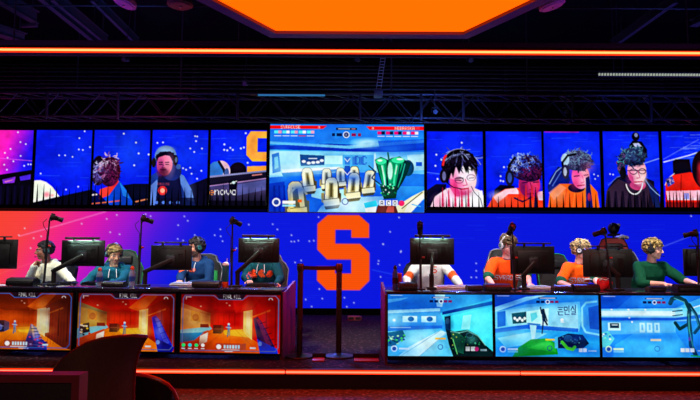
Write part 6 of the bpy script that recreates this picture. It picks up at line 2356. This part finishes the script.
MB().lathe([(0, .022), (.006, .024), (.16, .028), (.17, .027), (.165, .022), (.02, .018)], n=20).build('body', M['red_plastic'], o)
MB().lathe([(.165, .024), (.172, .030), (.182, .026)], n=20).build('lid', M['red_plastic'], o)
o = thing('mouse', 'black mouse beside the hand of the white shirt player', 'mouse', on_desk(468, .52, True))
MB().ell((0, 0, .016), (.032, .058, .020)).build('shell', M['black_plastic'], o)
MB().cyl((-.004, .03, .035), (.004, .03, .035), .010, n=12).build('wheel', M['rubber'], o)
# soft red pouch
rng = random.Random(9)
k = MB()
for i in range(16):
    k.ell((rng.uniform(-.05, .05), rng.uniform(-.03, .03), rng.uniform(.03, .10)), (rng.uniform(.03, .045), .03, rng.uniform(.03, .05)), None, 12, 8)
k.ell((0, 0, .035), (.085, .05, .034))
me = remesh(k, 'pouch', .008, 2)
o = thing('pouch', 'crumpled red pouch on the desk before the blond player', 'pouch', on_desk(603.5, .40, True))
link('cloth_body', me, M['red_cloth'], o)
k = MB().tube([(-.06, -.035, .11), (-.03, -.05, .13), (.0, -.05, .115), (.04, -.04, .13)], .006, 6).build('cord', M['white_plastic'], o)
# paper at the far left
o = thing('paper_sheet', 'white paper sheet on the left desk by the edge of the view', 'paper', on_desk(3, .30, False))
MB().box((0, 0, .002), (.21, .30, .003)).build('sheet', M['white_plastic'], o, False)
MB().box((0, -.11, .0042), (.15, .02, .0008)).build('printed_band', M['letter_teal'], o, False)


# ------------------------------------------------------------------ posts, floor plates, outlet in the gap
def stanchion(label, px, belt_to=None):
    y = 6.62
    for _ in range(40):
        y += at(px, 357.0, y).z * 4
    b = at(px, 357.0, y)
    o = thing('stanchion', label, 'stanchion', (b.x, b.y, 0), 0, 'black belt posts in the gap')
    hh = at(px, 263.5, y).z
    MB().lathe([(0, .165), (.008, .168), (.018, .160), (.034, .06), (.046, .034), (.05, .030)], n=40).build('base', M['black_plastic'], o)
    MB().cyl((0, 0, .03), (0, 0, hh - .08), .0315, n=20).build('pole', M['matte_black'], o)
    hd = MB().lathe([(hh - .085, .034), (hh - .082, .040), (hh - .012, .040), (hh, .032)], n=20).build('belt_head', M['black_plastic'], o)
    MB().box((0, -.040, hh - .045), (.03, .012, .05), bev=.003).build('belt_slot', M['rubber'], hd)
    if belt_to is not None:
        L = belt_to - b.x
        bt = MB()
        n = 16
        for i in range(n):
            xa, xb = .036 + (L - .072) * i / n, .036 + (L - .072) * (i + 1) / n
            sag = lambda x: -.006 * math.sin(PI * x / L)
            za, zb_ = hh - .045 + sag(xa), hh - .045 + sag(xb)
            bt.box(((xa + xb) / 2, 0, (za + zb_) / 2), (xb - xa + .002, .004, .045))
        bt.build('belt', M['rubber'], o, False)
    return b


b2 = stanchion('black belt post in the gap, right one of the two', 338.6)
stanchion('black belt post in the gap, left one, its belt drawn across', 299.4, b2.x)
for xa, xb, lab in ((313.5, 325, 'red lit floor plate between the two belt posts'), (354, 378, 'red lit floor plate right of the belt posts')):
    a, b = at(xa, 358.5, 6.72), at(xb, 358.5, 6.72)
    o = thing('floor_plate', lab, 'floor plate', ((a.x + b.x) / 2, 6.56, 0))
    MB().box((0, 0, .008), (b.x - a.x, .17, .016), bev=.004).build('plate', mat('red lit plate', (200, 24, 22), .4, noise=.1), o)  # red glow on the floor put into the plate colour
    MB().box((0, .10, .03), (b.x - a.x + .02, .02, .06), bev=.003).build('upstand', M['matte_black'], o)
p = at(354.5, 315, 10.6)
o = thing('floor_box', 'small pink lit floor box at the foot of the video wall', 'outlet box', (p.x, 10.4, 0))
MB().box((0, 0, .035), (.24, .12, .07), bev=.006).build('case', mat('pale outlet box', (190, 120, 140), .5, noise=.1), o)
for sx in (-.06, .06):
    MB().box((sx, -.061, .035), (.09, .006, .04), bev=.002).build('socket', M['grey_metal'], o)


# ------------------------------------------------------------------ gaming chairs
def gaming_chair(label, xy, rz, main='chair_black', trim='chair_white', insert=None, hgt=1.22):
    o = thing('gaming_chair', label, 'chair', (xy[0], xy[1], 0), rz, 'high-backed gaming chairs')
    MB().box((0, -.02, .425), (.50, .50, .09), bev=.035, seg=3).build('seat', M[main], o)
    for sx in (-1, 1):
        MB().box((sx * .235, -.02, .45), (.07, .48, .10), bev=.03, seg=3).build('seat_bolster', M[main], o)
    back = MB()
    prof = [(-.24, .50), (-.26, .72), (-.275, .92), (-.23, 1.00), (-.19, hgt - .10), (-.15, hgt - .02), (-.08, hgt), (.08, hgt), (.15, hgt - .02), (.19, hgt - .10), (.23, 1.00), (.275, .92), (.26, .72), (.24, .50)]
    back.prism(prof, .265, .325)
    back.v = [(v[0], v[1] + (v[2] - .5) * .12 - abs(v[0]) * .15, v[2]) for v in back.v]
    bk = back.build('backrest', M[main], o, False)
    k = MB()
    pts = [(x, .262 + (z - .5) * .12 - abs(x) * .15, z) for x, z in prof]
    k.tube(pts, .0065, 8)
    k.build('piping', M[trim], bk)
    if insert:
        k = MB()
        for sx in (-1, 1):
            k.box((sx * .18, .262, .72), (.06, .03, .36), bev=.012)
        k.build('side_insert', M[insert], bk)
    MB().box((0, .30, hgt - .14), (.25, .07, .12), bev=.03, seg=3).build('head_pillow', M['chair_black'], o)
    MB().box((0, .245, .60), (.28, .07, .16), bev=.03, seg=3).build('lumbar_pillow', M['chair_black'], o)
    for sx in (-1, 1):
        MB().tube([(sx * .26, .02, .42), (sx * .325, .02, .45), (sx * .325, .02, .66)], .018, 8).build('arm_post', M['grey_metal'], o)
        MB().box((sx * .325, -.02, .675), (.08, .26, .03), bev=.012).build('arm_pad', M['rubber'], o)
    MB().cyl((0, .0, .10), (0, .0, .39), .028, n=14).build('gas_lift', M['grey_metal'], o)
    bs = MB()
    for i in range(5):
        a = 2 * PI * i / 5 + .3
        bs.cyl((0, 0, .11), (math.cos(a) * .31, math.sin(a) * .31, .075), .026, .018, n=10)
    st = bs.build('star_base', M['black_plastic'], o)
    for i in range(5):
        a = 2 * PI * i / 5 + .3
        MB().cyl((math.cos(a) * .31 - .012, math.sin(a) * .31, .03), (math.cos(a) * .31 + .012, math.sin(a) * .31, .03), .030, n=14).build('caster', M['rubber'], st)
    return o


# ------------------------------------------------------------------ the players
def pl(label, hp, hy, facing, look, hands, chair, **kw):
    h = at(hp[0], hp[1], hy)
    hw = [None if q is None else at(q[0], q[1], q[2]) for q in hands]
    r = person(label, h, R(facing), look, hw, **kw)
    if chair:
        back = Matrix.Rotation(R(facing * .6), 3, 'Z') @ Vector((0, .10, 0))
        gaming_chair(chair[0], (r.location.x + back.x + chair[4], r.location.y + back.y), R(facing * .6), *chair[1:4], chair[5])
    return r


LB = LA / PI * 180
L1, L2, L3, L4 = left_y(44, 1.22), left_y(116, 1.22), left_y(200, 1.22), left_y(260, 1.22)
FONT['#'] = [0x1C, 0x3E, 0x7F, 0x3A, 0x62]
FONT['%'] = [0x30, 0x5C, 0x7E, 0x3E, 0x1C]
pl('person in a cream hooded top and headset, chin on hand, looking left', (44.5, 250.5), L1, -26, (-30, 6),
   [(74, 284, L1 - .42), (34.5, 265.5, L1 - .24)], ('black gaming chair behind the cream hooded player', 'chair_black', 'rubber', None, -.16, 1.02),
   lean=.10, bulk=1.14, skin=(146, 92, 68), top=(226, 224, 196), hood=True, hair='short', hair_rgb=(22, 18, 22), seed=3, chin_hand=True,
   lettering=[('#%#', -.13, -.17, .07, .8, M['tumbler_teal'])], headset=('pale and teal headset on the cream hooded player', M['head_band'], M['head_teal']))
pl('person in a teal hooded top with short brown hair, looking down right', (114, 254), L2, 16, (28, 20),
   [(111, 283, L2 - .42), (86, 284, L2 - .40)], ('dark green gaming chair behind the brown haired teal player', 'chair_dark_green', 'chair_green', None, .03, 1.17),
   lean=.20, skin=(214, 156, 122), top=(12, 86, 106), hood=True, hair='thick', hair_rgb=(78, 58, 30), tips=(150, 124, 70), seed=5,
   lettering=[('#%', -.08, -.15, .07, .9, M['letter_white'])], headset=('dark headset on the brown haired teal player', M['head_band'], M['head_teal']))
pl('person in a blue hooded top with dark beard and headset, looking left', (195.5, 247.5), L3, -20, (-34, 4),
   [(190, 283, L3 - .34), (180, 282, L3 - .40)], ('gaming chair with white piping and green trim behind the bearded player', 'chair_black', 'chair_white', 'chair_green', -.13, 1.12),
   lean=.14, skin=(216, 152, 124), top=(18, 58, 104), hood=True, hair='thick', hair_rgb=(26, 18, 20), beard=(34, 20, 18), seed=7,
   lettering=[('%#%', -.12, -.05, .06, .8, M['letter_orange'])], headset=('black headset with pale band on the bearded player', M['head_band'], M['head_teal']))
pl('person in a teal top with orange chest mark, head behind the monitor', (262, 249), L4, 0, (0, 10),
   [(277, 284, L4 - .42), (249, 281, L4 - .44)], ('black gaming chair with white piping at the right end of the left desk', 'chair_black', 'chair_white', None, .02, 1.13),
   lean=.14, skin=(214, 160, 134), top=(12, 74, 84), hood=True, hair='short', hair_rgb=(40, 28, 24), seed=9,
   lettering=[('##%', -.14, -.055, .10, .85, M['letter_orange'])], headset=None)
R1 = 7.60
pl('person in a white shirt with orange sleeve bands, head behind the monitor', (431, 249), R1, 4, (0, 10),
   [(461, 286, R1 - .42), (407, 285, R1 - .40)], ('black gaming chair behind the white shirt player', 'chair_black', 'rubber', None, 0, 1.12),
   lean=.14, skin=(214, 168, 150), top=(226, 228, 224), top2=[('band', (244, 92, 30))], sleeves='long', hair='thick', hair_rgb=(24, 20, 24), seed=11,
   lettering=[('S', .002, -.012, .080, .75, M['letter_orange'])], collar=(230, 232, 230), headset=None)
pl('person in an orange shirt with bowed head and pale headset', (508, 245.5), R1, 10, (14, 26),
   [(531, 287, R1 - .44), (494, 286, R1 - .40)], ('black gaming chair with pale edge behind the bowed orange shirt player', 'chair_black', 'chair_white', None, .16, 1.21),
   lean=.20, skin=(222, 160, 150), top=(255, 78, 10), top2=[('cuff', (20, 90, 70))], sleeves='short', hair='curly', hair_rgb=(60, 46, 30), tips=(96, 74, 44), seed=13,
   lettering=[('SYRACUSE', -.165, -.165, .064, .56, M['letter_white'])], collar=(30, 60, 90), headset=('pale headset on the bowed orange shirt player', M['head_pale'], M['head_teal']))
pl('person in an orange shirt with blond curls, looking right at a monitor', (581.5, 250.5), R1, 22, (40, 8),
   [(599, 286, R1 - .42), (572, 287, R1 - .42)], ('dark gaming chair behind the blond orange shirt player', 'chair_black', 'chair_green', None, .02, 1.15),
   lean=.20, skin=(226, 168, 146), top=(255, 96, 10), top2=[('cuff', (20, 90, 70))], sleeves='short', hair='curly', hair_rgb=(72, 54, 32), tips=(206, 180, 130), seed=15,
   lettering=[('SYRACUSE', -.165, -.135, .064, .56, M['letter_white'])], collar=(30, 60, 90), headset=('grey headset on the blond orange shirt player', M['head_band'], M['head_pale']))
pl('person in a dark green sweater and silver chain with blond curls', (653.5, 249.5), R1, 20, (34, 6),
   [(694, 283, R1 - .34), (664, 284, R1 - .40)], ('black gaming chair with pale edge behind the green sweater player', 'chair_black', 'chair_white', None, .02, 1.20),
   lean=.16, skin=(226, 170, 144), top=(6, 74, 48), sleeves='pushed', hair='curly', hair_rgb=(62, 46, 20), tips=(190, 158, 90), seed=17, bulk=1.15,
   collar=(18, 22, 26), chain=True, headset=('dark teal headset on the green sweater player', M['head_band'], M['head_band']))
p = at(618, 250, 8.5)
gaming_chair('empty red and black gaming chair behind a camera stand', (p.x, 8.42), R(-8), 'chair_red', 'rubber', None, 1.385)
p = at(622, 236.5, 8.80)
o = thing('towel', 'small pale towel over the top of the red chair', 'towel', p)
k = MB()
for i in range(5):
    k.ell((-.06 + .03 * i, .0, .0 - abs(i - 2) * .008), (.030, .075, .030), None, 12, 8)
link('cloth_body', remesh(k, 'towel', .008, 2), M['white_plastic'], o)
p = at(613.5, 228.5, 9.35)
o = thing('tripod_camera', 'dark round camera on a floor tripod behind the red chair', 'camera', (p.x, 9.35, 0))
k = MB().ell((0, 0, p.z), (.085, .085, .092), None, 24, 16).build('dome', M['black_plastic'], o)
MB().cyl((.02, -.07, p.z + .01), (.025, -.10, p.z + .012), .034, n=18).build('lens', M['lens'], k)
MB().box((.06, -.03, p.z + .05), (.05, .06, .05), bev=.01).build('side_light', M['head_pale'], o)
MB().box((0, 0, p.z - .10), (.15, .13, .04), bev=.01).build('head_plate', M['matte_black'], o)
MB().cyl((0, 0, .75), (0, 0, p.z - .09), .016, n=12).build('column', M['grey_metal'], o)
for i in range(3):
    a = 2 * PI * i / 3 + .5
    MB().cyl((0, 0, .85), (math.cos(a) * .30, math.sin(a) * .30, .0), .014, .010, n=8).build('leg', M['matte_black'], o)


# ------------------------------------------------------------------ foreground
SY = 2.30
out = [(50, 376), (54, 369), (62, 360), (72, 352), (85, 344.5), (100, 339.8), (118, 337.3), (134, 336.4), (145.2, 337.2)]
xr = [145.2, 142.5, 139.5, 136.5, 133.5, 131.0, 129.5, 128.5]
o = thing('shell_chair', 'dark brown shell chair with swept up corner, back to the camera', 'chair')
base = at(96, 400, SY)
o.location = (base.x, SY, FLOOR)
NT = len(out)
crv = lambda s: .16 * ((s - .45) * 2) ** 2
top = [at(a, b, SY + crv(i / (NT - 1)) - .05) for i, (a, b) in enumerate(out)]
n, mrows = len(top), 16
zlow = at(96, 452, SY).z
xl_low, xr_low = at(46, 400, SY).x, at(127, 440, SY + .14).x
rows = []
for j in range(mrows + 1):
    t = j / mrows
    row = []
    for i, p in enumerate(top):
        s = i / (n - 1)
        xb = xl_low + (xr_low - xl_low) * s
        tt = 1 - (1 - t) ** 5
        x = p.x * (1 - tt) + xb * tt if s > .5 else p.x * (1 - t) + xb * t
        z = p.z * (1 - t) + zlow * t
        u = (s - .45) * 2
        y = .16 * u * u - .05 * (1 - t) + .16 * t * 0
        row.append(Vector((x - o.location.x, y, z - o.location.z)))
    rows.append(row)
k = MB()
W_ = n
f = [p for r in rows for p in r]
bk = [p + Vector((0, .030, 0)) for p in f]
fs = []
N = len(f)
for j in range(mrows):
    for i in range(n - 1):
        a = j * n + i
        fs.append((a, a + 1, a + n + 1, a + n))
        fs.append((N + a, N + a + n, N + a + n + 1, N + a + 1))
edge = [i for i in range(n)] + [j * n + n - 1 for j in range(1, mrows + 1)] + [mrows * n + i for i in range(n - 2, -1, -1)] + [j * n for j in range(mrows - 1, 0, -1)]
for a, b in zip(edge, edge[1:] + edge[:1]):
    fs.append((a, b, N + b, N + a))
k.add(f + bk, fs)
k.build('backrest', M['shell'], o, True, 60)
k = MB()
loop = [f[e] + Vector((0, .015, 0)) for e in edge[:n + mrows]]
k.tube(loop, .008, 6)
k.build('edge_seam', mat('red lit seam', (150, 34, 36), .25, noise=.1), o)  # reflected red strip light put into the seam colour
sx_ = (xl_low + xr_low) / 2 - o.location.x
sz = zlow - o.location.z
MB().ell((sx_, .20, sz - .02), (.21, .22, .05), None, 24, 12).build('seat', M['shell'], o)
MB().cyl((sx_, .20, .04), (sx_, .20, sz - .05), .03, n=14).build('pedestal', M['grey_metal'], o)
MB().lathe([(0, .20), (.012, .20), (.03, .06), (.05, .035)], (sx_, .20, 0), n=32).build('foot_disc', M['grey_metal'], o)

QY = 1.95
q0, q1 = at(-52, 372.5, QY), at(84, 372.5, QY)
o = thing('side_chair', 'dark square backed chair with plum piping at the lower left', 'chair', ((q0.x + q1.x) / 2, QY, FLOOR))
w = q1.x - q0.x
zt4 = q0.z - FLOOR
MB().box((0, 0, zt4 - .23), (w - .022, .05, .45), bev=.014).build('backrest', M['panel_dark'], o)
MB().frame(w, .47, .024, .062, .0, zt4 - .235).build('piping_frame', M['piping'], o, False)
MB().box((0, -.26, .45), (w, .46, .07), bev=.02).build('seat', M['panel_dark'], o)
for sx in (-1, 1):
    MB().cyl((sx * (w / 2 - .03), .02, 0), (sx * (w / 2 - .03), .0, zt4 - .45), .014, n=10).build('leg', M['grey_metal'], o)
    MB().cyl((sx * (w / 2 - .03), -.46, 0), (sx * (w / 2 - .03), -.44, .43), .014, n=10).build('leg', M['grey_metal'], o)

TY2 = 3.0
arc = [(58, 392), (66, 383), (80, 377.6), (100, 374.8), (118, 374.0), (133, 374.4), (147, 376.4), (159, 380.2), (167.5, 385), (173, 391), (176, 398), (177.5, 408), (178, 424), (177, 446)]
NA = len(arc)
cv = lambda s: .15 * (2 * s - 1) ** 2
ap = [at(a, b, TY2 + cv(i / (NA - 1)) - .06) for i, (a, b) in enumerate(arc)]
o = thing('tub_chair', 'low dark rounded chair with red lit edge, behind the brown shell chair', 'chair', (ap[5].x - .1, TY2, FLOOR))
loc = [Vector((p.x - o.location.x, p.y - TY2, p.z - FLOOR)) for p in ap]
k = MB()
cx_ = sum(p.x for p in loc) / NA
vs = []
for dy in (-.022, .022):
    for p in loc:
        vs.append(p + Vector((0, dy, 0)))
    for p in loc:
        vs.append(Vector((cx_ + (p.x - cx_) * .80, p.y + dy, .28)))
fs = []
for i in range(NA - 1):
    fs.append((i, i + 1, NA + i + 1, NA + i))
    fs.append((2 * NA + i, 3 * NA + i, 3 * NA + i + 1, 2 * NA + i + 1))
    fs.append((i, 2 * NA + i, 2 * NA + i + 1, i + 1))
    fs.append((NA + i, NA + i + 1, 3 * NA + i + 1, 3 * NA + i))
fs.append((0, NA, 3 * NA, 2 * NA))
fs.append((NA - 1, 2 * NA + NA - 1, 3 * NA + NA - 1, NA + NA - 1))
k.add(vs, fs)
k.build('backrest', M['table_top'], o, True, 60)
MB().tube(loc, .0125, 8).build('edge_trim', M['red_lit_rim'], o)  # red light along the chair edge is given as trim colour
MB().ell((cx_, .24, .34), (.25, .25, .07), None, 28, 12).build('seat', M['table_top'], o)
MB().cyl((cx_, .24, .02), (cx_, .24, .30), .035, n=16).build('pedestal', M['grey_metal'], o)
MB().lathe([(0, .22), (.012, .22), (.024, .05)], (cx_, .24, 0), n=32).build('foot_disc', M['grey_metal'], o)


# ------------------------------------------------------------------ light
def spot(name, loc, to, power, rgb, size, blend=.6, rad=.12):
    d = bpy.data.lights.new(name, 'SPOT')
    d.energy = power
    d.color = rgb
    d.spot_size = R(size)
    d.spot_blend = blend
    d.shadow_soft_size = rad
    l = bpy.data.objects.new(name, d)
    COL.objects.link(l)
    l.location = loc
    l.rotation_euler = (Vector(to) - Vector(loc)).to_track_quat('-Z', 'Y').to_euler()
    return l


for x, tx_, pw_ in ((-4.3, -3.4, 90), (-2.9, -1.5, 110), (2.9, 1.6, 120), (4.4, 3.4, 120)):
    spot('stage_light', (x, 2.7, 3.5), (tx_, 7.75, 1.02), pw_, (1.0, .95, .89), 36)
for x, pw_ in ((-3.9, 230), (-2.7, 230), (-1.3, 200), (1.1, 240), (2.3, 240), (3.7, 280)):
    spot('stage_light', (x - .25, 6.93, 3.0), (x, 7.62, 1.0), pw_, (1.0, .95, .88), 62, .7, .10)
spot('purple_fill', (-5.0, 4.0, 1.6), (-2.2, 6.2, 4.0), 240, (.42, .10, 1.0), 60)  # added fill spots, unseen, turning ceiling and speakers purple
spot('purple_fill', (5.0, 4.0, 1.6), (2.0, 6.0, 4.0), 150, (.65, .10, 1.0), 60)
spot('blue_fill', (-2.5, 6.6, 2.4), (-4.0, 8.0, 4.6), 150, (.08, .18, 1.0), 80)  # added blue fill for beams and truss, no fixture
spot('blue_fill', (1.2, 7.4, 2.6), (0.8, 9.6, 4.6), 120, (.06, .2, 1.0), 90)
spot('blue_fill', (4.5, 6.6, 2.4), (4.5, 8.2, 4.6), 110, (.08, .12, 1.0), 80)
spot('plum_fill', (-3.0, 6.9, 2.3), (-3.6, 8.5, 3.4), 60, (1.0, .05, .35), 80)  # added magenta fill under the ceiling, no fixture
spot('red_fill', (1.3, 5.9, 2.5), (-.72, 6.95, .62), 420, (1.0, .02, .03), 20)  # added red spots that redden desk ends and gap floor
spot('red_fill', (-1.7, 5.9, 2.5), (.42, 6.8, .62), 420, (1.0, .02, .03), 20)
spot('red_fill', (-.2, 6.2, 2.9), (-.2, 8.6, .0), 110, (1.0, .05, .16), 44)
spot('red_fill', (2.4, 5.9, 3.1), (2.4, 5.5, -.2), 130, (1.0, .02, .02), 110)  # added spots boosting the red that the strips throw on the floor
spot('red_fill', (-1.6, 5.9, 3.1), (-1.4, 5.5, -.2), 110, (1.0, .02, .02), 110)
for x in (-3.4, -1.4, 1.6, 3.6):
    spot('blue_fill', (x, 10.3, 3.0), (x, 7.2, .8), 420, (.10, .16, 1.0), 50)  # added back light, strengthens the blue of the video wall on desks and players
spot('house_light', (0, -3.2, 3.9), (0, 3.2, .2), 120, (1.0, .66, .54), 100, .9, .4)

wd = bpy.data.worlds.new('world')
wd.use_nodes = True
wd.node_tree.nodes['Background'].inputs['Color'].default_value = (.004, .003, .006, 1)
wd.node_tree.nodes['Background'].inputs['Strength'].default_value = 1.0
SC.world = wd
SC.view_settings.view_transform = 'Standard'
SC.view_settings.look = 'None'
SC.view_settings.gamma = 1.0
SC.view_settings.exposure = 0.0
SC.view_settings.use_curve_mapping = False
SC.cycles.use_denoising = True
